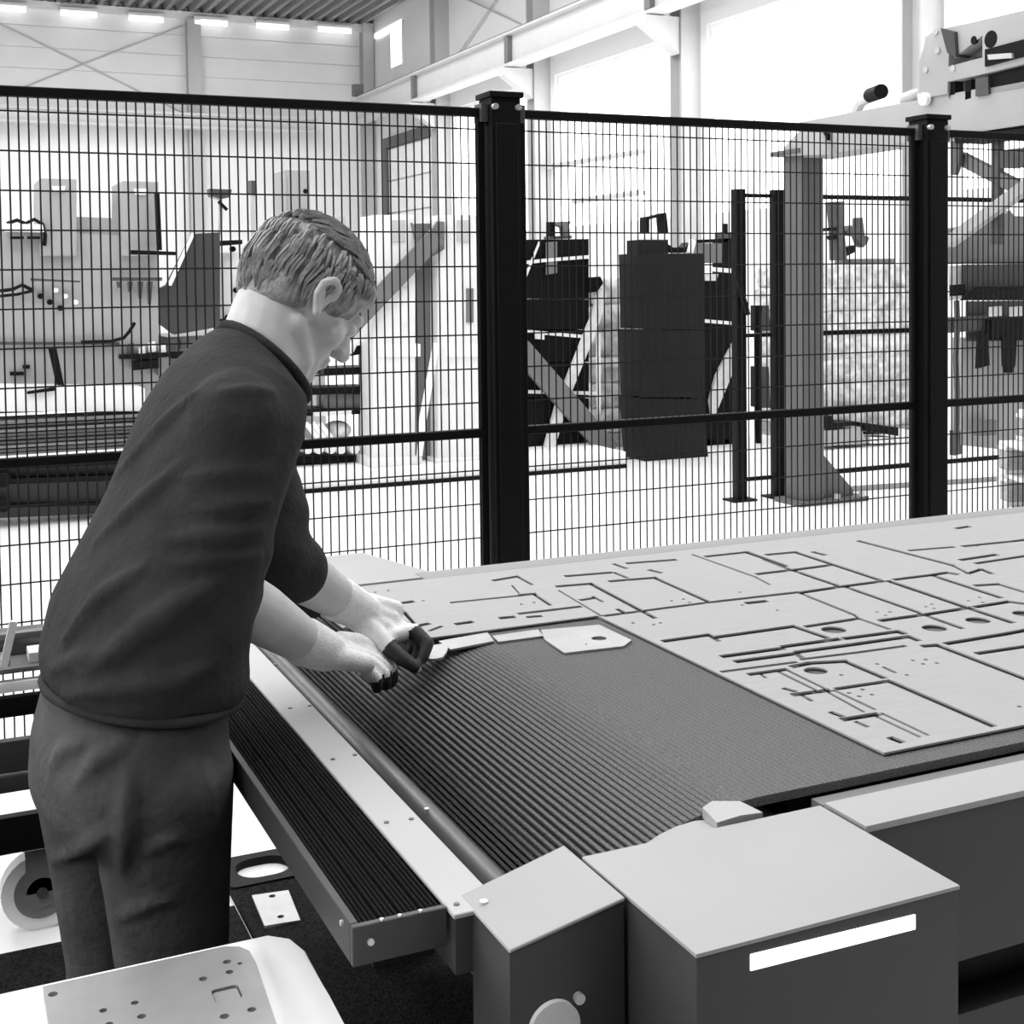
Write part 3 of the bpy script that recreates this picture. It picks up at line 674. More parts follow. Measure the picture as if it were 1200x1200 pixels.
# ================================================================== THINGS IN THE HALL BEYOND
# bending machine, far left
YB = 8.75
bmach = thing('bending_machine', (0, YB+.6, 0), 'long grey bending machine with two upright cylinder boxes, behind the fence at left', 'machine')
def sb_(px, m, nm, d=.3, Y=YB, bev=0.0, par=None): return MB().slab(px, Y, d, bev).build(nm, m, par or bmach)
sb_([(-140, 262), (186, 278), (186, 478), (-140, 490)], 'panel_grey', 'body', 1.2, YB+.15, .01)
for xa, xb, y in ((47, 90, 209), (143, 186, 212)):
    u = sb_([(xa, y), (xb, y+1), (xb, 300), (xa, 300)], 'panel_grey', 'cylinder_box', .5, YB+.1, .012)
    sb_([(xa+14, y+9), (xa+30, y+9), (xa+28, y+16), (xa+16, y+16)], 'white_board', 'lid', .02, YB+.08, par=u)
sb_([(90, 254), (143, 256), (143, 300), (90, 300)], 'panel_grey', 'link_box', .3, YB+.2)
sb_([(-140, 452), (170, 455), (170, 482), (-140, 483)], 'pale_grey', 'bed_ledge', .35, YB-.2, .006)
sb_([(36, 326), (94, 329), (94, 331), (36, 329)], 'dark_metal', 'ram_rail', .05, YB+.05)
sb_([(132, 325), (190, 325), (190, 329), (132, 329)], 'dark_metal', 'ram_rail', .05, YB+.05)
for x, h in ((137, 7), (150, 12), (162, 20), (173, 27)):
    sb_([(x, 330), (x+6, 330), (x+4, 330+h), (x+1, 330+h)], 'dark_metal', 'punch_tool', .04, YB+.06)
sb_([(182, 225), (187, 225), (190, 293), (185, 293)], 'black_paint', 'riser', .05, YB)
sb_([(154, 293), (206, 295), (206, 299), (154, 298)], 'black_paint', 'cross_bar', .05, YB)
sb_([(12, 277), (28, 277), (28, 280), (12, 280)], 'black_paint', 'manifold', .05, YB+.06); sb_([(32, 277), (47, 277), (47, 280), (32, 280)], 'black_paint', 'manifold', .05, YB+.06)
sb_([(6, 262), (50, 263), (52, 272), (6, 271)], 'white_board', 'valve_row', .1, YB+.04, .004)
MB().path([atY(x, y, YB+.08) for x, y in ((8, 262), (20, 258), (30, 262), (40, 257), (50, 263), (53, 276), (52, 288))], .012, 6).build('hose', 'black_paint', bmach)
MB().path([atY(x, y, YB+.08) for x, y in ((0, 341), (15, 339), (26, 334), (38, 340))], .012, 6).build('hose', 'black_paint', bmach)
MB().path([atY(x, y, YB+.08) for x, y in ((0, 347), (20, 345), (38, 341))], .010, 6).build('hose', 'black_paint', bmach)
MB().path([atY(x, y, YB+.08) for x, y in ((95, 401), (130, 400), (145, 396), (152, 388), (158, 378))], .012, 6).build('hose', 'black_paint', bmach)
for x, y in ((47, 347), (58, 354), (70, 361)):
    c = atY(x, y, YB+.14); MB().tube(c, c+V((0, -.04, 0)), .018, 10).build('knob', 'black_paint', bmach)
for x, y in ((65, 340), (76, 347), (88, 354)):
    c = atY(x, y, YB+.14); MB().tube(c, c+V((0, -.04, 0)), .016, 10).build('knob', 'white_board', bmach)
sb_([(57, 408), (66, 407), (76, 455), (69, 459), (64, 440)], 'black_paint', 'pedal_arm', .05, YB)
sb_([(32, 459), (64, 454), (64, 458), (32, 462)], 'black_paint', 'stop_bar', .05, YB-.24)
for x0, x1, y in ((12, 28, 436), (27, 35, 428)): sb_([(x0, y), (x1, y), (x1, y+4), (x0, y+4)], 'black_paint', 'clamp', .05, YB+.1)
sb_([(-140, 400), (140, 401), (140, 404), (-140, 404)], 'dark_metal', 'guide_rail', .04, YB+.1)
# rack with stacked dark sheets in front of it
rk = thing('sheet_rack', (0, YB-.5, 0), 'low dark rack in front of the bending machine', 'rack')
Yr = 8.45
def sr_(px, m, nm, d=.5, Y=Yr): return MB().slab(px, Y, d).build(nm, m, rk)
sr_([(-140, 546), (175, 533), (175, 543), (-140, 556)], 'black_paint', 'rack_beam', .1)
sr_([(-140, 556), (172, 541), (172, 600), (-140, 613)], 'dark_and_shade_paint', 'rack_front', .3, Yr+.1)
sr_([(-140, 566), (170, 556), (170, 562), (-140, 573)], 'black_paint', 'rack_beam', .1, Yr+.0)
sr_([(-140, 596), (165, 588), (165, 591), (-140, 599)], 'black_paint', 'rack_beam', .1, Yr+.0)
for x in (-100, 150): sr_([(x, 560), (x+14, 560), (x+14, 612), (x, 612)], 'black_paint', 'rack_leg', .2, Yr+.05)
for x, y in ((4, 563), (4, 592)): c = atY(x, y, Yr-.02); MB().tube(c, c+V((0, .03, 0)), .045, 14).build('rack_wheel', 'black_paint', rk)
zt_ = atY(60, 532, Yr).z; n = 9; zz = (atY(60, 491, Yr).z-zt_)/n
for k in range(n):
    j = random.uniform(-.02, .02); z = zt_+zz*k
    o = MB().box((-.9, Yr+.03+j, z+.002), (1.32+j*2, Yr+.4+j, z+zz-.006)).build('stacked_sheet', 'dark_metal' if k % 2 else 'mid_paint', loc=(0, Yr+.2, z))
    tag(o, 'dark sheet in the flat stack on the low rack, %s from the bottom' % ('first', 'second', 'third', 'fourth', 'fifth', 'sixth', 'seventh', 'eighth', 'ninth')[k], 'metal sheet', 'sheets stacked on the low rack')
# folding machine with the dark guard
YG = 8.9
fm = thing('folding_machine', (1.8, YG+.4, 0), 'machine with a dark sloping guard plate, behind the worker', 'machine')
def sf_(px, m, nm, d=.2, Y=YG, bev=0.0): return MB().slab(px, Y, d, bev).build(nm, m, fm)
sf_([(187, 338), (198, 334), (227, 274), (258, 272), (258, 383), (230, 388), (205, 392), (187, 378)], 'dark_and_shade_paint', 'guard_plate', .12, YG, .004)
sf_([(196, 334), (225, 273), (229, 273), (201, 335)], 'white_board', 'guard_edge', .02, YG-.02)
sf_([(196, 395), (300, 390), (300, 590), (196, 596)], 'mid_paint', 'body', .7, YG+.1, .01)
sf_([(141, 416), (215, 412), (215, 420), (141, 421)], 'black_paint', 'tray', .09, YG-.1)
sf_([(157, 424), (190, 421), (190, 431), (157, 434)], 'black_paint', 'tray', .09, YG-.1)
sf_([(186, 419), (200, 418), (200, 440), (186, 440)], 'mid_paint', 'tray_bracket', .25, YG-.1)
for x, y in ((150, 404), (163, 408), (175, 402), (187, 406), (200, 400), (212, 398)):
    sf_([(x, y), (x+7, y-2), (x+8, y+10), (x, y+11)], 'pale_grey' if x % 2 else 'dark_metal', 'tool_block', .05, YG-.06)
sf_([(246, 221), (272, 222), (270, 231), (260, 233), (248, 230)], 'dark_metal', 'lamp_head', .12, YG+.1, .004)
MB().path([atY(x, y, YG+.15) for x, y in ((258, 232), (259, 250), (258, 275))], .014, 8).build('lamp_pole', 'column_grey', fm)
MB().bar(atY(256, 236, YG+.12), atY(266, 246, YG+.12), .02, .02, (0, 1, 0)).build('lamp_bracket', 'black_paint', fm)
sf_([(259, 282), (284, 281), (284, 286), (259, 288)], 'black_paint', 'side_arm', .06, YG+.02)
sf_([(262, 296), (283, 296), (283, 390), (262, 392)], 'pale_grey', 'side_cover', .3, YG+.15)
for x, y in ((276, 340), (266, 372), (272, 292)): c = atY(x, y, YG+.14); MB().tube(c, c+V((0, -.03, 0)), .02, 10).build('knob', 'black_paint', fm)
sf_([(258, 374), (280, 372), (280, 378), (258, 383)], 'black_paint', 'side_arm', .06, YG+.02)
# small post between lamp and head
o = thing('signal_post', atY(296, 400, 9.6)*1.0, 'slim grey post with a small dark lamp, right of the work lamp', 'post'); o.location.z = 0
pz = atY(296, 228, 9.6); MB().tube((pz.x, 9.6, 0), (pz.x, 9.6, pz.z), .018, 8).box((pz.x-.15, 9.45, 0), (pz.x+.15, 9.75, .02)).build('pole', 'column_grey', o)
MB().tube((pz.x, 9.6, pz.z), (pz.x, 9.6, pz.z+.1), .03, 12).build('lamp', 'dark_metal', o)
# grey control cabinet behind the worker's head
cab = thing('control_cabinet', (2.8, 10.9, 0), "tall grey control cabinet just above the worker's head", 'cabinet')
a_, b_ = atY(334, 199, 10.5), atY(363, 199, 10.5)
MB().box((a_.x, 10.5, .05), (b_.x, 10.9, a_.z), .01).box((a_.x+.02, 10.53, 0), (b_.x-.02, 10.87, .05)).build('body', 'panel_grey', cab)
MB().box((a_.x+.02, 10.485, .1), (b_.x-.02, 10.4995, a_.z-.05), .004).build('door', 'panel_grey', cab)
c = atY(358, 224, 10.48); MB().tube(c, c+V((0, .02, 0)), .02, 10).build('handle', 'black_paint', cab)
c = atY(371, 250, 10.3); o = MB().box((c.x-.04, 10.3, 0), (c.x+.05, 10.42, c.z+.02), .004).box((c.x+.05, 10.32, c.z-.1), (c.x+.25, 10.4, c.z-.02), .004).build('tool_column', 'column_grey', loc=(c.x, 10.35, 0))
tag(o, "short grey tool column right of the control cabinet above the worker's head", 'post')

# white platform with machine pillars
pf = thing('floor_platform', (3.8, 9.5, 0), 'low white platform with a shadow strip along its foot carrying the white pillars', 'platform')
YP = 8.86
xa, xb, zp_ = atY(338, 560, YP).x, atY(735, 555, YP).x, .125
MB().box((xa, YP+.02, 0), (xb, 10.4, zp_), .004).build('deck', 'white_board', pf)
MB().box((xa, YP, 0), (xb-.0, YP+.019, .03)).build('foot_shadow_strip', 'black_paint', pf)  # black strip put in as the shadow along the platform's lower edge
pt = thing('pillar_frame', (3.6, 9.2, zp_), 'frame of two white steel pillars joined by a dark post and diagonal brace', 'machine')
def sp_(px, m, nm, d=.25, Y=9.0, bev=0.0, par=None):
    pp = [atY(x, y, Y) for x, y in px]
    return MB().prism([V((q.x, q.y, max(q.z, zp_+.001))) for q in pp], (0, d, 0), bev).build(nm, m, par or pt)
for xa, xb, k in ((437, 487, 0), (513, 562, 1)):
    sp_([(xa, 252), (xb, 252), (xb, 560), (xa, 560)], 'pale_grey', 'pillar', .30, 9.05, .012)
    sp_([(xa+10, 403), (xb+6, 403), (xb+6, 418), (xa+10, 418)], 'white_board', 'collar', .34, 9.03, .008)
    sp_([(xa-2, 538), (xb+8, 536), (xb+8, 556), (xa-2, 558)], 'pale_grey', 'pillar_foot', .4, 9.0, .008)
    sp_([(xa+23, 258), (xa+38, 258), (xa+38, 283), (xa+23, 283)], 'column_grey', 'inspection_plate', .02, 9.035)
    sp_([(xa+34, 338), (xa+42, 338), (xa+42, 378), (xa+34, 378)], 'mid_paint' if k else 'pale_grey', 'slot_cover', .02, 9.035)
sp_([(484, 262), (511, 262), (511, 550), (486, 550)], 'mid_paint', 'centre_post', .12, 9.2)
sp_([(483, 261), (494, 272), (504, 272), (513, 259), (521, 260), (521, 292), (508, 300), (490, 290)], 'mid_paint', 'gusset_plate', .04, 9.01)
MB().bar(atY(412, 385, 8.97), atY(518, 270, 8.97), .03, .17, (0, 1, 0)).build('diagonal_brace', 'mid_paint', pt) if False else MB().prism([atY(x, y, 8.97) for x, y in ((408, 372), (506, 268), (520, 284), (412, 398))], (0, .03, 0)).build('diagonal_brace', 'mid_paint', pt)
o = MB().prism([V((q.x, q.y, max(q.z, zp_+.001))) for q in [atY(x, y, 8.94) for x, y in ((509, 402), (515, 402), (500, 492), (495, 535), (490, 535), (493, 490))]], (0, .03, 0)).build('leaning_batten', 'white_board', loc=(3.6, 8.94, zp_))
tag(o, 'thin white batten leaning between the two white pillars', 'batten')
# rack with tubes between worker and pillars
tr = thing('tube_rack', (2.9, 9.6, zp_), 'dark rack holding pale tubes, between the worker and the white pillars', 'rack')
Yt = 9.35
def st_(px, m, nm, d=.3, Y=Yt): 
    pp = [atY(x, y, Y) for x, y in px]
    return MB().prism([V((q.x, q.y, max(q.z, zp_+.002))) for q in pp], (0, d, 0)).build(nm, m, tr)
for x in (334, 424): st_([(x, 400), (x+8, 400), (x+8, 560), (x, 560)], 'dark_metal', 'post', .08, Yt+.1)
for y, xa in ((432, 380), (455, 366), (480, 350)): st_([(xa, y), (432, y-2), (432, y+5), (xa, y+8)], 'black_paint', 'shelf', .3, Yt)
st_([(340, 535), (432, 533), (432, 541), (340, 544)], 'black_paint', 'bottom_shelf', .3, Yt)
st_([(368, 482), (412, 480), (412, 486), (368, 488)], 'pale_grey', 'batten', .25, Yt-.03)
st_([(380, 462), (430, 462), (430, 482), (380, 482)], 'mid_paint', 'bin', .2, Yt+.05)
for k, x in enumerate((361, 374, 388, 400, 416)):
    c = atY(x, 526, Yt-.1); o = MB().tube(c, c+V((0, .4, 0)), .038, 14).tube(c+V((0, -.001, 0)), c+V((0, .01, 0)), .028, 14).build('steel_tube', 'pale_grey', loc=c)
    tag(o, 'pale steel tube end on the bottom shelf of the dark rack, %s from the left' % ('first', 'second', 'third', 'fourth', 'fifth')[k], 'tube', 'tubes on the dark rack')
for k, x in enumerate((358, 366, 374)):
    o = MB().bar(atY(x, 496, Yt-.02), atY(x+14, 513, Yt-.02), .035, .03, (0, 1, 0)).build('flat_bar', 'white_board', loc=atY(x, 496, Yt-.02))
    tag(o, 'short white flat bar lying slanted on the rack, %s of three from the left' % ('first', 'second', 'third')[k], 'bar', 'slanted white bars on the rack')
c = atY(397, 505, Yt+.05); o = MB().ell(c+V((0, .05, 0)), (.11, 0, 0), (0, .09, 0), (0, 0, .075)).build('wrapped_bundle', 'wrap', loc=c)
tag(o, 'pale rounded wrapped bundle on the dark rack right of the slanted bars', 'bundle')
o = MB().path([atY(x, y, Yt-.02) for x, y in ((404, 414), (411, 410), (416, 401), (430, 399))], .03, 8).build('bent_hose', 'white_board', loc=atY(404, 414, Yt))
tag(o, "white bent hose on the rack top beside the worker's chin", 'hose')
o = MB().slab(((414, 406), (423, 404), (423, 415), (412, 417)), Yt, .2).build('black_box', 'black_paint', loc=atY(416, 406, Yt))
tag(o, 'small black box under the white bent hose', 'box')

# black crate stack and leaning planks on the platform
YK = 9.5
bk = thing('black_crate', (4.9, YK+.3, zp_), 'tall black crate banded with pale straps right of the thick fence post', 'crate')
def sk_(px, m, nm, d=.2, Y=YK, bev=0.0, par=None):
    pp = [atY(x, y, Y) for x, y in px]
    return MB().prism([V((q.x, q.y, max(q.z, zp_+.001))) for q in pp], (0, d, 0), bev).build(nm, m, par or bk)
for k, (a, b) in enumerate(((281, 312), (313, 350), (352, 386), (388, 424), (426, 466), (468, 500), (502, 540))):
    sk_([(608, a), (690, a-1), (690, b), (608, b)], 'black_paint', 'panel', .5, YK+.02)
sk_([(605, 280), (612, 280), (612, 545), (605, 545)], 'pale_grey', 'corner_post', .04, YK-.02)
for pp in ([(612, 306), (640, 303), (690, 299), (690, 303), (640, 307), (612, 310)], [(612, 386), (690, 393), (690, 397), (612, 390)], [(612, 457), (700, 459), (700, 463), (612, 461)]): sk_(pp, 'pale_grey', 'strap', .02, YK-.01)
sk_([(627, 388), (638, 390), (638, 398), (627, 397)], 'pale_grey', 'strap_buckle', .03, YK-.02)
sk_([(632, 283), (634, 283), (616, 328), (613, 328)], 'pale_grey', 'strap', .015, YK-.02)
sk_([(640, 284), (653, 283), (653, 320), (640, 322)], 'mid_paint', 'label_plate', .01, YK-.005)
t = thing('clamp_fixture', atY(658, 280, YK+.1), 'small dark clamp fixture on top of the strapped black crate', 'tool')
MB().slab(((645, 260), (650, 260), (650, 277), (645, 278)), YK+.1, .08).build('upright', 'black_paint', t); MB().slab(((654, 260), (670, 259), (667, 264), (668, 278), (662, 279), (660, 266), (654, 264)), YK+.1, .08).build('jaw', 'mid_paint', t); MB().slab(((645, 277), (670, 276), (670, 279.5), (645, 280)), YK+.08, .12).build('base', 'dark_metal', t)
o = MB().prism([atY(x, y, YK-.12) for x, y in ((613, 396), (620, 400), (724, 520), (718, 532), (704, 532), (613, 430))], (0, .05, 0)).build('grey_plank', 'mid_paint', loc=(5, YK-.1, zp_))
tag(o, 'broad grey plank leaning across the front of the strapped black crate', 'plank')
o = MB().prism([V((q.x, q.y, max(q.z, zp_+.001))) for q in [atY(x, y, YK-.06) for x, y in ((700, 340), (708, 336), (711, 348), (703, 378), (668, 465), (651, 531), (639, 531), (652, 476), (690, 380), (697, 365))]], (0, .04, 0)).build('pale_plank', 'pale_timber', loc=(5.2, YK-.06, zp_))
tag(o, 'pale plank standing slanted behind the grey one, right side of the black crate', 'plank')
o = MB().prism([atY(x, y, YK-.02) for x, y in ((699, 392), (704, 392), (704, 484), (700, 487))], (0, .018, 0)).build('pale_batten', 'white_board', loc=(5.2, YK, zp_))
tag(o, 'thin white batten upright between the black crate and the wrapped pallet', 'batten')
o = MB().slab(((691, 325), (704, 324), (707, 332), (700, 342), (691, 343)), YK-.08, .05, .004).build('hand_clamp', 'black_paint', loc=atY(697, 330, YK))
tag(o, 'black clamp holding the top of the pale plank', 'tool')
sd = thing('slim_rack', atY(569, 535, 9.5), 'narrow black rack seen just left of the thick fence post', 'rack'); sd.location.z = zp_
sk_([(561, 276), (577, 276), (577, 545), (561, 545)], 'black_paint', 'body', .3, 9.5, par=sd)
for y in (304, 388, 412, 462): sk_([(560, y), (578, y), (578, y+9), (560, y+9)], 'pale_grey', 'shelf', .1, 9.46, par=sd)
for y in (332, 430): sk_([(564, y), (572, y-4), (572, y+20), (564, y+24)], 'mid_paint', 'bin', .1, 9.46, par=sd)
# plastic wrapped load between crate and black panel
def wrapped(name, x0, x1, y0, y1, z0, ztop, n, label, seed):
    rnd = random.Random(seed); t = thing(name, ((x0+x1)/2, (y0+y1)/2, z0), label, 'pallet load')
    MB().box((x0, y0, z0+.09), (x1, y1, z0+.12)).box((x0, y0, z0), (x0+.1, y1, z0+.089)).box((x1-.1, y0, z0), (x1, y1, z0+.089)).box(((x0+x1)/2-.05, y0, z0), ((x0+x1)/2+.05, y1, z0+.089)).build('pallet_base', 'timber', t)
    hgt = (ztop-z0-.12)/n
    for k in range(n):
        z = z0+.12+hgt*k; mb = MB(); rings = []
        for f in (0, .12, .5, .88, 1):
            b = .03*(1-abs(2*f-1)**3)-.025; ring = []
            for q in rrect(V(((x0+x1)/2, (y0+y1)/2, z+hgt*f)), EX, EY, (x1-x0)/2+b, (y1-y0)/2+b, .06, 4):
                ring.append(q+V((rnd.uniform(-.018, .018), rnd.uniform(-.018, .018), rnd.uniform(-.01, .01) if 0 < f < 1 else 0)))
            rings.append(ring)
        mb.loft(rings).build('wrapped_layer', 'wrap', t, smooth=60)
xa, xb = atY(693, 400, 10.0).x, atY(752, 400, 10.0).x
wrapped('wrapped_load', xa, xb, 10.0, 10.7, zp_ if False else 0.0, atY(720, 326, 10.0).z, 6, 'plastic wrapped pallet load between the black crate and the black panel', 3) if xa > 5.1 else wrapped('wrapped_load', xa, xb, 10.45, 11.0, 0, atY(720, 326, 10.45).z, 6, 'plastic wrapped pallet load between the black crate and the black panel', 3)
# big black panel cabinet
YQ = 9.1
bp = thing('black_cabinet', (5.6, YQ+.25, 0), 'large plain black panel cabinet in the middle of the hall behind the fence', 'cabinet')
def sq_(px, m, nm, d=.3, Y=YQ, bev=0.0, par=None):
    pp = [atY(x, y, Y) for x, y in px]
    return MB().prism([V((q.x, q.y, max(q.z, .001))) for q in pp], (0, d, 0), bev).build(nm, m, par or bp)
for a, b in ((297, 386), (387, 466), (467, 545)): sq_([(750, a), (824, a+1), (830, b-4), (756, b)] if b > 500 else [(750, a), (824, a), (826, b-.5), (752, b-.5)], 'charcoal', 'panel', .35, YQ, .003)
sq_([(749, 281), (783, 281), (783, 297), (749, 298)], 'charcoal', 'top_box', .2, YQ+.02)
t = thing('angle_bracket', atY(770, 278, YQ+.1), 'open square bracket standing on top of the large black cabinet', 'bracket')
MB().slab(((757, 254), (761, 254), (761, 277), (757, 277)), YQ+.05, .1).slab(((776, 250), (781, 249), (784, 279), (778, 277)), YQ+.05, .1).slab(((761, 254), (776, 250), (776, 254), (761, 257)), YQ+.05, .1).build('frame', 'black_paint', t)
MB().slab(((749, 274), (784, 274), (784, 281), (749, 281)), YQ+.03, .12).build('pad', 'white_board', t)
o = MB().slab(((783, 286), (789, 290), (803, 290), (808, 284), (814, 284), (806, 296), (783, 296)), YQ+.05, .12).build('hook_tray', 'black_paint', loc=atY(800, 298, YQ)); tag(o, 'black hooked tray on the right end of the black cabinet top', 'tray')
o = MB().bar(atY(812, 281, YQ+.04), atY(808, 297, YQ+.04), .05, .03, (0, 1, 0)).build('white_wedge', 'white_board', loc=atY(810, 290, YQ)); tag(o, 'small white wedge leaning in the black hooked tray', 'wedge')
# black rack right of it
br = thing('black_rack', atY(842, 500, 9.7), 'black rack with two white straps between the black cabinet and inner fence', 'rack'); br.location.z = 0
def sr2(px, m, nm, d=.25, Y=9.7): return MB().prism([V((q.x, q.y, max(q.z, .001))) for q in [atY(x, y, Y) for x, y in px]], (0, d, 0)).build(nm, m, br)
sr2([(824, 320), (870, 320), (870, 524), (824, 524)], 'black_paint', 'body', .4)
sr2([(816, 281), (862, 279), (862, 283), (816, 285)], 'black_paint', 'top_rail', .05); sr2([(846, 280), (862, 280), (862, 320), (846, 320)], 'black_paint', 'upright', .15)
sr2([(845, 272), (858, 272), (858, 280), (845, 281)], 'dark_metal', 'cap', .1); sr2([(849, 262), (853, 262), (853, 273), (849, 273)], 'black_paint', 'peg', .04)
sr2([(823, 285), (846, 285), (846, 308), (823, 308)], 'mid_paint', 'bin', .15); sr2([(823, 312), (860, 315), (860, 320), (823, 317)], 'white_board', 'strap', .03, 9.66)
sr2([(825, 374), (861, 377), (861, 381), (825, 378)], 'white_board', 'strap', .03, 9.66); sr2([(826, 321), (842, 321), (840, 329), (827, 329)], 'pale_grey', 'tag_plate', .02, 9.68)
for x in (828, 848, 862): sr2([(x, 515), (x+8, 515), (x+8, 536), (x, 536)], 'black_paint', 'foot', .1)
o = MB().prism([atY(x, y, 9.66) for x, y in ((862, 398), (864, 402), (861, 432), (839, 485), (835, 487), (832, 470), (840, 440))], (0, .038, 0)).build('pale_board', 'pale_timber', loc=atY(850, 487, 9.5)); tag(o, 'pale pointed board leaning on the black rack beside the inner fence post', 'board')
# things seen through the open gate of the inner fence
gb = thing('gate_bin', atY(895, 500, 9.6), 'slim dark stand with two grey bins seen between the inner fence posts', 'stand'); gb.location.z = 0
MB().prism([V((q.x, q.y, max(.001, q.z))) for q in [atY(x, y, 9.6) for x, y in ((889, 358), (893, 358), (893, 530), (889, 530))]], (0, .05, 0)).build('post', 'black_paint', gb)
for a, b in ((358, 388), (430, 478)): MB().slab(((891, a), (901, a), (903, b), (891, b)), 9.6, .15).build('bin', 'dark_and_shade_paint', gb)
o = MB().box(tuple(atY(874, 346, 9.8)), tuple(atY(909, 342, 9.8)+V((0, .3, 0)))).build('shelf_board', 'mid_paint', loc=atY(890, 344, 9.8))
bpy.data.objects.remove(o)
# wrapped pile with dark gripper, right of the gantry column
xa, xb = atY(966, 500, 9.25).x, atY(1100, 500, 9.25).x
wrapped('wrapped_pile', xa, xb, 9.25, 10.3, 0, atY(1020, 309, 9.25).z, 7, 'wide plastic wrapped pile on a pallet right of the grey gantry column', 5)
zt_ = atY(1020, 309, 9.25).z
t = thing('gripper_tool', V((atY(990, 300, 9.4).x, 9.45, zt_)), 'dark upright gripper tool standing on the wrapped pile', 'tool')
def sg_(px, m, nm, d=.12, Y=9.35): return MB().prism([V((q.x, q.y, max(zt_+.001, q.z))) for q in [atY(x, y, Y) for x, y in px]], (0, d, 0), .004).build(nm, m, t)
sg_([(978, 236), (989, 236), (990, 275), (993, 305), (982, 305), (981, 270)], 'dark_metal', 'body'); sg_([(991, 270), (997, 264), (1006, 268), (1006, 255), (1011, 255), (1013, 276), (1019, 278), (1017, 284), (1012, 290), (1008, 288), (1005, 276), (994, 276)], 'dark_metal', 'jaw', .08)
sg_([(990, 290), (1003, 287), (1003, 295), (993, 300)], 'black_paint', 'foot', .1); sg_([(968, 267), (981, 266), (981, 270), (968, 271)], 'black_paint', 'side_pin', .05); sg_([(972, 276), (982, 275), (982, 280), (974, 281)], 'black_paint', 'side_pin', .05)
o = MB().box((atY(999, 302, 9.35).x, 9.32, zt_+.001), (atY(1046, 302, 9.35).x, 9.6, zt_+.045), .004).build('flat_tray', 'mid_paint', loc=V((atY(1020, 302, 9.35).x, 9.45, zt_))); tag(o, 'flat grey tray lying on the wrapped pile beside the gripper', 'tray')
# low boxes on the floor in front of the pile
Yl = 8.95
o = MB().prism([V((q.x, q.y, max(.001, q.z))) for q in [atY(x, y, Yl) for x, y in ((966, 505), (992, 503), (1008, 500), (1017, 520), (966, 523))]], (0, .25, 0), .004).build('grey_box', 'panel_grey', loc=(atY(990, 520, Yl).x, Yl+.1, 0)); tag(o, 'low grey box on the floor right of the gantry column foot', 'box')
o = MB().prism([atY(x, y, Yl) for x, y in ((968, 488), (976, 487), (978, 496), (1000, 494), (999, 499), (968, 502))], (0, .2, 0)).build('black_pedal', 'black_paint', loc=atY(985, 500, Yl)); tag(o, 'black foot pedal on the low grey box', 'pedal')
o = MB().prism([V((q.x, q.y, max(.001, q.z))) for q in [atY(x, y, Yl) for x, y in ((1020, 512), (1054, 513), (1076, 505), (1076, 518), (1020, 520))]], (0, .25, 0)).build('white_crate', 'white_board', loc=(atY(1050, 515, Yl).x, Yl+.1, 0)); tag(o, 'low white crate on the floor under the black wedge plate', 'crate')
o = MB().prism([atY(x, y, Yl-.02) for x, y in ((1009, 495), (1053, 501), (1053, 511), (1020, 506))], (0, .2, 0)).build('black_wedge', 'black_paint', loc=atY(1030, 505, Yl)); tag(o, 'black wedge plate tilted over the low white crate', 'plate')

# ================================================================== THE WORKER
wk = thing('person', (.25, 1.78, 0), 'worker in a dark crew-neck sweater and white gloves bending over the cutting table', 'person')
D = atD
fwdh = V((.985, .17, 0)).normalized(); lat = V((.17, -.985, 0)).normalized()     # heading and the worker's right
J = dict(hipR=D(188, 905, 1.74), hipL=D(122, 900, 1.88), kneeR=D(205, 1165, 1.80), kneeL=D(138, 1130, 1.95),
         pelvis=D(155, 850, 1.80), waist=D(170, 740, 1.80), chest=D(212, 590, 1.82), upper=D(255, 480, 1.86), neck=D(302, 424, 1.90),
         shR=D(277, 489, 1.74), elR=D(256, 688, 1.77), wrR=D(372, 762, 1.93), shL=D(285, 468, 2.05), elL=D(318, 650, 1.96), wrL=D(412, 712, 2.11))
HC = D(357, 349, 1.95); HS = .92
hf = (R*.62 - U*.62 + FW*.48).normalized(); hu = (U - hf*U.dot(hf)).normalized(); hl = hu.cross(hf)
def hp(x, y, z): return HC + (hf*x + hl*y + hu*z)*HS
def he(mb, c, r, sub=3, tilt=0):
    f, u = hf, hu
    if tilt: f, u = hf*math.cos(tilt)+hu*math.sin(tilt), hu*math.cos(tilt)-hf*math.sin(tilt)
    mb.ell(hp(*c), f*r[0]*HS, hl*r[1]*HS, u*r[2]*HS, sub)
def hcap(mb, a, b, r0, r1): mb.cap(hp(*a), hp(*b), r0, r1)
def limb(mb, pts, rs, n=5):
    # smooth tapered limb through the joints
    for (a, ra), (b, rb) in zip(zip(pts, rs), zip(pts[1:], rs[1:])): mb.cap(a, b, ra, rb)
def trunk(mb, secs, n=28):
    # elliptical sections (centre, half width along the shoulders, half depth), square to the spine
    rings = []
    for i, (c, a, b) in enumerate(secs):
        t = (secs[min(i+1, len(secs)-1)][0]-secs[max(i-1, 0)][0]).normalized()
        l = (lat-t*lat.dot(t)).normalized(); f = t.cross(l)
        rings.append([c+l*(a*math.copysign(abs(math.cos(q))**.85, math.cos(q)))+f*(b*math.copysign(abs(math.sin(q))**.85, math.sin(q))) for q in [2*math.pi*k/n for k in range(n)]])
    mb.loft(rings)
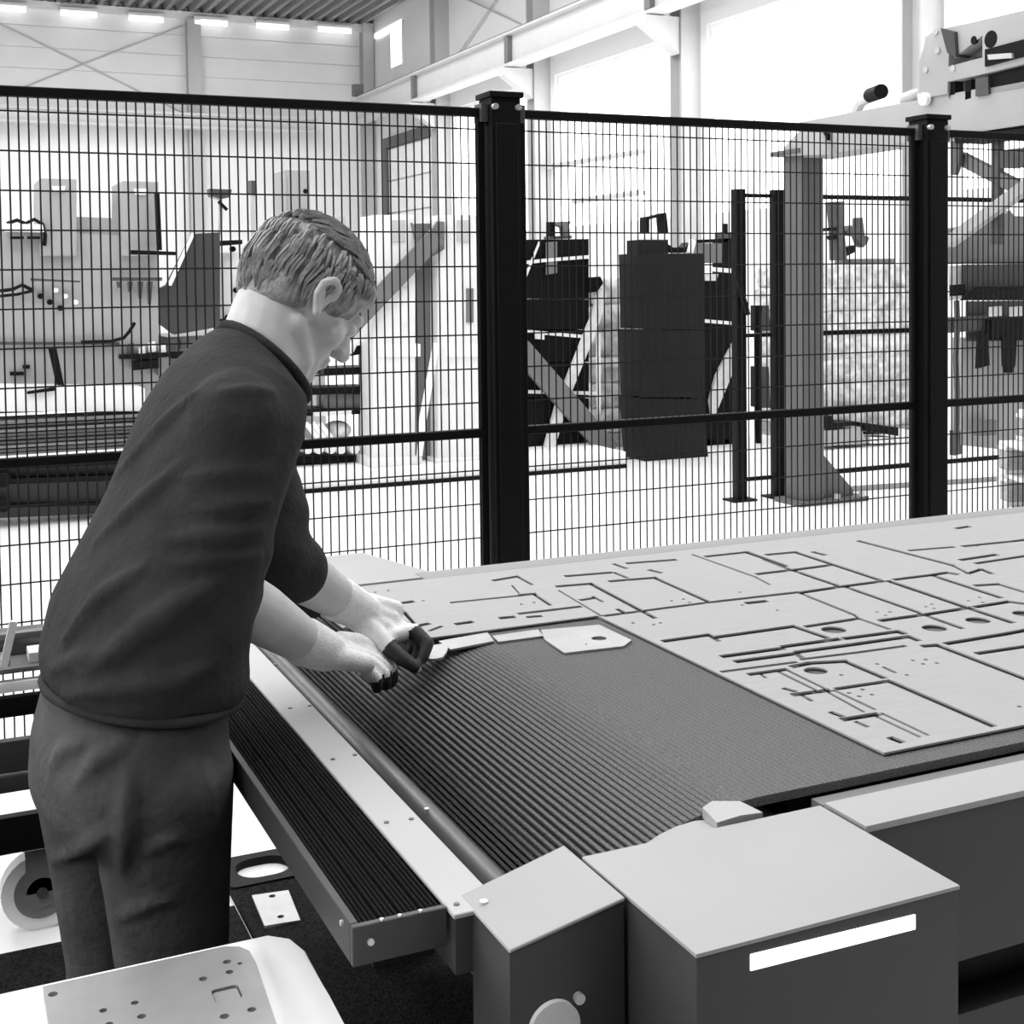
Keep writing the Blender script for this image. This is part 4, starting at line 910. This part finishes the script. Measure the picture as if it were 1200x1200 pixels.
# --- body: one continuous skin
b = MB()
he(b, (-.012, 0, .022), (.097, .074, .088)); he(b, (.036, 0, -.03), (.052, .058, .085)); he(b, (.045, 0, -.085), (.042, .044, .032)); b.sph(hp(.074, 0, -.098), .019)
for s_ in (-1, 1):
    b.sph(hp(.052, .036*s_, -.03), .027); hcap(b, (-.01, .055*s_, -.06), (.045, .040*s_, -.095), .017, .015)
    b.sph(hp(.079, .032*s_, .0), .0125)
    # ear: rim, lobe and inner bowl
    pe = [(-.004, .076, -.030), (-.022, .083, -.012), (-.026, .088, .010), (-.012, .088, .025), (.006, .083, .020), (.010, .077, .002)]
    for p_, q_ in zip(pe, pe[1:]): hcap(b, (p_[0], p_[1]*s_, p_[2]), (q_[0], q_[1]*s_, q_[2]), .0058, .0058)
    b.sph(hp(-.002, .077*s_, -.032), .0085); he(b, (-.006, .075*s_, -.004), (.016, .006, .022), 2)
hcap(b, (.084, -.036, .018), (.084, .036, .018), .011, .011)
hcap(b, (.088, 0, .008), (.113, 0, -.030), .009, .0125)
for s_ in (-1, 1): b.sph(hp(.102, .012*s_, -.034), .0085)
hcap(b, (.088, -.017, -.060), (.088, .017, -.060), .0065, .0065); hcap(b, (.087, -.015, -.070), (.087, .015, -.070), .007, .007)
nb = J['neck']
b.cap(hp(-.035, 0, -.055), nb, .056, .064); b.cap(hp(-.005, 0, -.07), nb+fwdh*.03, .045, .052)
trunk(b, [(J['pelvis']+V((0, 0, -.08)), .13, .095), (J['pelvis'], .14, .09), (D(182, 720, 1.80), .12, .07), (D(226, 590, 1.82), .12, .065), (D(266, 480, 1.865), .11, .055), (nb, .06, .06)])
for s_ in 'RL':
    limb(b, [J['sh'+s_], J['el'+s_]], [.045, .04]); limb(b, [J['el'+s_], (J['el'+s_]*.6+J['wr'+s_]*.4), J['wr'+s_]], [.041, .042, .029])
    limb(b, [J['hip'+s_], J['knee'+s_]], [.075, .055])
ank = {}
for s_ in 'RL':
    k = J['knee'+s_]; an = V((k.x-.06, k.y-.0, .10)); ank[s_] = an
    limb(b, [k, k.lerp(an, .35)-fwdh*.01, an], [.052, .052, .034]); b.cap(an+V((0, 0, -.04)), an+fwdh*.14+V((0, 0, -.055)), .036, .028)
# hands: palm and fingers live inside the gloves; the skin body carries on into them
def hand_geo(mb, wr, kn, up, fingers, thumb, k=1.0):
    d = (kn-wr); L = d.length; dn = d.normalized(); sd = dn.cross(up).normalized()
    for i in range(4):
        o = sd*(i-1.5)*.0205; mb.cap(wr+o*.55+dn*.012, kn+o, .0165*k, .0125*k)
    for i, chain in enumerate(fingers):
        pts = [kn+sd*(i-1.5)*.0205]+chain; rr = [.0112, .0104, .0096, .0085]
        for j in range(len(pts)-1): mb.cap(pts[j], pts[j+1], rr[j]*k, rr[j+1]*k)
    for j in range(len(thumb)-1): mb.cap(thumb[j], thumb[j+1], (.0150, .0125, .011)[j]*k, (.0125, .011, .0092)[j]*k)
    return sd
# left hand: index finger and thumb pinch the tab, the other fingers curl behind
wrL, knL = J['wrL'], D(457, 731, 2.11)
upL = (U*.75-R*.15-FW*.55).normalized()
tip = D(497, 768, 2.055)
fL = []
for i, (dx, dd) in enumerate(((0, 0), (-6, .028), (-14, .052), (-22, .072))):
    # from the finger next to the thumb (nearest) outwards to the little finger
    fL.append([D(486+dx, 739+dx*.1, 2.10+dd), D(501+dx*1.1, 754+abs(dx)*.2, 2.085+dd), D(495+dx*1.3, 772+abs(dx)*.1, 2.07+dd)])
thL = [D(432, 735, 2.09), D(455, 758, 2.07), D(472, 772, 2.06), D(487, 782, 2.055)]
sd_test = (knL-wrL).normalized().cross(upL).normalized()
if sd_test.dot(FW) < 0: upL = -upL
wrR, knR = J['wrR'], D(414, 766, 2.00)
upR = (U*.8-FW*.5).normalized()
if (knR-wrR).normalized().cross(upR).dot(FW) > 0: upR = -upR
fR = []
for i, (dx, dd) in enumerate(((8, .035), (6, .012), (0, -.012), (-10, -.035))):
    fR.append([D(436+dx, 772+i*4, 2.03+dd), D(450+dx, 783+i*4, 2.045+dd), D(452+dx, 797+i*3, 2.05+dd)])
fR = fR[::1]
thR = [D(398, 752, 2.02), D(418, 752, 2.05), D(434, 760, 2.07), D(448, 772, 2.08)]
hand_geo(b, wrL, knL, upL, fL, thL, .8); hand_geo(b, wrR, knR, upR, fR if True else fR, thR, .8)
body = place(remesh(b, .0048, 3, .5), 'body', 'skin', wk)
# --- gloves: white knit with dark dipped fingertips
for s_, wr, kn, up, fi_, th, el in (('L', wrL, knL, upL, fL, thL, J['elL']), ('R', wrR, knR, upR, fR, thR, J['elR'])):
    m = MB(); hand_geo(m, wr, kn, up, fi_, th, 1.12)
    back = (el-wr).normalized(); m.cap(wr+back*.035, wr+(kn-wr).normalized()*.02, .036, .031)
    mesh = remesh(m, .0034, 2, .5); o = place(mesh, 'glove', ['glove', 'glove_dip'], wk)
    org = wk.location; segs = []
    for ch in fi_: segs += [(ch[0], ch[1]), (ch[1], ch[2])]
    segs += [(th[1], th[2]), (th[2], th[3])]
    if s_ == 'R': segs = [(ch[1], ch[2]) for ch in fi_]
    for p in mesh.polygons:
        c = p.center+org
        for a, e in segs:
            ab = e-a; t = (c-a).dot(ab)/ab.length_squared
            if .0 <= t <= 1.3 and (c-(a+ab*min(1, t))).length < .0165: p.material_index = 1; break
    o['label'] = 'white knit glove with dark dipped fingers on the '+('far left hand gripping the tab' if s_ == 'L' else 'near right hand')
# --- eyes
for s_ in (-1, 1):
    e = MB().sph(hp(.081, .032*s_, 0), .0125, 3).build('eye', 'sclera', body, smooth=60)
    MB().sph(hp(.0905, .032*s_, -.002), .0055, 2).build('iris', 'iris', e, smooth=60)
# --- hair: cap plus combed locks
hm = MB(); he(hm, (-.015, 0, .034), (.104, .083, .087)); he(hm, (-.048, 0, -.018), (.060, .071, .062)); he(hm, (-.050, 0, -.030), (.046, .056, .062)); he(hm, (.058, 0, .062), (.042, .060, .034)); he(hm, (-.03, 0, .068), (.07, .055, .045))
for s_ in (-1, 1): he(hm, (.022, .066*s_, .018), (.03, .012, .032), 2)
hme = remesh(hm, .006, 3, .5)
lk = MB(); lk.bm.from_mesh(hme)
rnd = random.Random(4)
for k in range(1400):
    th_, ph = rnd.uniform(-3.14, 3.14), rnd.uniform(-.6, 1.45)
    p = V((math.cos(ph)*math.cos(th_+math.pi), math.cos(ph)*math.sin(th_+math.pi), math.sin(ph)))
    if (p.x > .55 and p.z < .35) or (p.x > -.25 and p.z < -.25): continue
    pts = []; tdir = V((.9, rnd.uniform(-.40, .40), .15)) if p.z > .45 else V((.15+rnd.uniform(-.2, .2), 0, -1))
    L_ = rnd.uniform(.035, .06) if p.z > .45 else rnd.uniform(.02, .035)
    hgt_ = rnd.uniform(-.012, .03) if p.z > .3 else rnd.uniform(-.005, .01)
    for j in range(5):
        q = (p+tdir*(j/4*L_/.1)).normalized(); lift = 1.0+hgt_+.02*math.sin(j/4*math.pi)+(.012*j/4 if p.z > .45 else 0)
        if q.z < -.15: base = V((q.x*.106-.018, q.y*.079, q.z*.105+.018))
        else: base = V((q.x*.108-.015, q.y*.086, q.z*.092+.034))
        pts.append(hp(*(base*lift)))
    lk.path(pts, .004, 4, [.0022, .0030, .0027, .002, .0006])
lk.build('hair', 'hair', wk, smooth=60)
# --- sweater
sw = MB()
secs = [(D(166, 803, 1.80), .176, .124), (D(168, 775, 1.80), .182, .130), (D(174, 730, 1.80), .180, .124), (D(194, 675, 1.805), .172, .112), (D(219, 605, 1.815), .166, .100), (D(240, 545, 1.83), .164, .098), (D(259, 495, 1.85), .160, .096), (D(274, 457, 1.875), .140, .088), (D(287, 430, 1.89), .100, .074), (D(300, 416, 1.90), .072, .064)]
trunk(sw, secs, 32)
nn = ((hp(-.02, 0, -.06)-J['neck']).normalized()+fwdh*.45).normalized(); cx_ = nn.cross(lat).normalized(); cy_ = nn.cross(cx_)
cc = J['neck']-nn*.004+fwdh*.012
sw.ell(cc-nn*.032, cx_*.080, cy_*.074, nn*.036); sw.ell(cc-nn*.07-V((0, 0, .02)), cx_*.10, cy_*.09, nn*.06)
for s_ in 'RL':
    sh, el, wr = J['sh'+s_], J['el'+s_], J['wr'+s_]; dn = (wr-el).normalized()
    sw.cap(sh, el, .067, .055); cuff = el+dn*(.022 if s_ == 'R' else .05)
    sw.cap(el, cuff, .056, .050)
    for k in range(1 if s_ == 'R' else 3): c = el+dn*(.0+.026*k); sw.cap(c-dn*.003, c+dn*.003, .060-.002*k, .060-.002*k)
    a = (el-sh)
    for k, t in enumerate((.62, .76, .88)): c = sh+a*t+fwdh*.006*(k % 2); sw.sph(c, .066-.002*k, 3)
# long drape folds running from the shoulder blade and the armpit across the back
def drape(mesh, folds, voxel, it):
    # creases and bulges laid onto the cloth surface, then fused with it
    from mathutils.bvhtree import BVHTree
    bv = BVHTree.FromPolygons([v.co for v in mesh.vertices], [p.vertices for p in mesh.polygons])
    m = MB(); m.bm.from_mesh(mesh)
    for px, r in folds:
        pts = []
        for i in range(len(px)-1):
            for k in range(4):
                t = k/4; x, y = px[i][0]*(1-t)+px[i+1][0]*t, px[i][1]*(1-t)+px[i+1][1]*t
                hit = bv.ray_cast(EYE, ray(x, y).normalized())
                if hit[0] is not None: pts.append(hit[0]+ray(x, y).normalized()*r*.12)
        n = len(pts)
        for i in range(n-1):
            ra, rb = r*(.35+.65*math.sin(math.pi*(i+.3)/n)), r*(.35+.65*math.sin(math.pi*(i+1.3)/n))
            m.cap(pts[i], pts[i+1], max(.004, ra), max(.004, rb), 10)
    return remesh(m, voxel, it, .5)
sw_folds = [([(100, 790), (160, 745), (215, 705), (275, 668)], .022), ([(75, 755), (120, 700), (185, 655)], .016), ([(60, 818), (130, 806), (200, 800), (262, 770)], .016),
    ([(195, 633), (250, 628), (325, 618)], .015), ([(200, 660), (255, 655), (320, 650)], .013), ([(230, 600), (280, 590), (328, 586)], .012), ([(215, 560), (270, 553), (326, 550)], .011),
    ([(110, 640), (165, 590), (230, 530)], .014), ([(135, 560), (190, 500), (240, 450)], .012), ([(245, 462), (290, 458), (330, 460)], .010), ([(60, 785), (100, 770), (150, 768)], .013)]
swo = place(drape(remesh(sw, .0075, 5, .5), sw_folds, .0065, 2), 'sweater', 'jacket', wk)
MB().path([cc+cx_*(.080*math.cos(t))+cy_*(.074*math.sin(t)) for t in [math.pi+2*math.pi*k/28 for k in range(29)]], .008, 8).build('collar', 'jacket', swo, smooth=60)
hc_ = secs[0][0]
tt = (secs[1][0]-secs[0][0]).normalized(); l_ = (lat-tt*lat.dot(tt)).normalized(); f_ = tt.cross(l_)
MB().path([hc_+l_*(.176*math.cos(t))+f_*(.124*math.sin(t)) for t in [math.pi+2*math.pi*k/36 for k in range(37)]], .007, 8).build('hem_band', 'jacket', swo, smooth=60)
# --- trousers
tr_ = MB()
trunk(tr_, [(D(150, 960, 1.81), .150, .105), (D(150, 920, 1.81), .172, .124), (D(152, 870, 1.80), .172, .122), (D(158, 812, 1.80), .164, .112)], 32)
for s_ in 'RL':
    hp_, k, an = J['hip'+s_], J['knee'+s_], ank[s_]
    limb(tr_, [hp_, hp_.lerp(k, .5), k, k.lerp(an, .5), an+V((0, 0, .0))], [.098, .084, .073, .067, .062])
    for j, t in enumerate((.25, .4, .55, .8)): c = hp_.lerp(k, t)+lat*.004*(-1)**j; tr_.sph(c, .094-.026*t, 3)
tr_folds = [([(90, 920), (120, 885), (160, 862)], .014), ([(60, 1010), (100, 992), (140, 965)], .012), ([(150, 900), (148, 960), (142, 1040)], .014), ([(170, 1000), (190, 985), (230, 980)], .010), ([(60, 900), (75, 880), (110, 865)], .012), ([(225, 880), (245, 930), (250, 1000)], .010), ([(130, 1080), (170, 1060), (215, 1050)], .010)]
place(drape(remesh(tr_, .008, 5, .5), tr_folds, .007, 2), 'trousers', 'trouser', wk)
for s_ in 'RL':
    an = ank[s_]; s0 = V((an.x, an.y, 0)); m = MB()
    for t, wdt, hh in ((-.085, .034, .055), (-.05, .042, .10), (.0, .042, .095), (.05, .045, .065), (.11, .048, .050), (.16, .042, .042), (.185, .028, .03)):
        m.ell(s0+fwdh*t+V((0, 0, .018+hh*.45)), fwdh*.045, lat*wdt, V((0, 0, hh*.5)), 2)
    m.cap(an+V((0, 0, -.03)), an+V((0, 0, .02)), .046, .044)
    sho = place(remesh(m, .006, 3), 'shoe', 'shoe', wk)
    ring = lambda z, g_: [s0+fwdh*x+lat*y+V((0, 0, z)) for x, y in ((-.115*g_, -.03), (-.125*g_, 0), (-.115*g_, .03), (-.03, .043*g_), (.10, .050*g_), (.18*g_, .040), (.218*g_, .0), (.18*g_, -.040), (.10, -.050*g_), (-.03, -.043*g_))]
    MB().loft([ring(0, 1), ring(.02, 1.02)]).build('sole', 'rubber', sho, smooth=40)
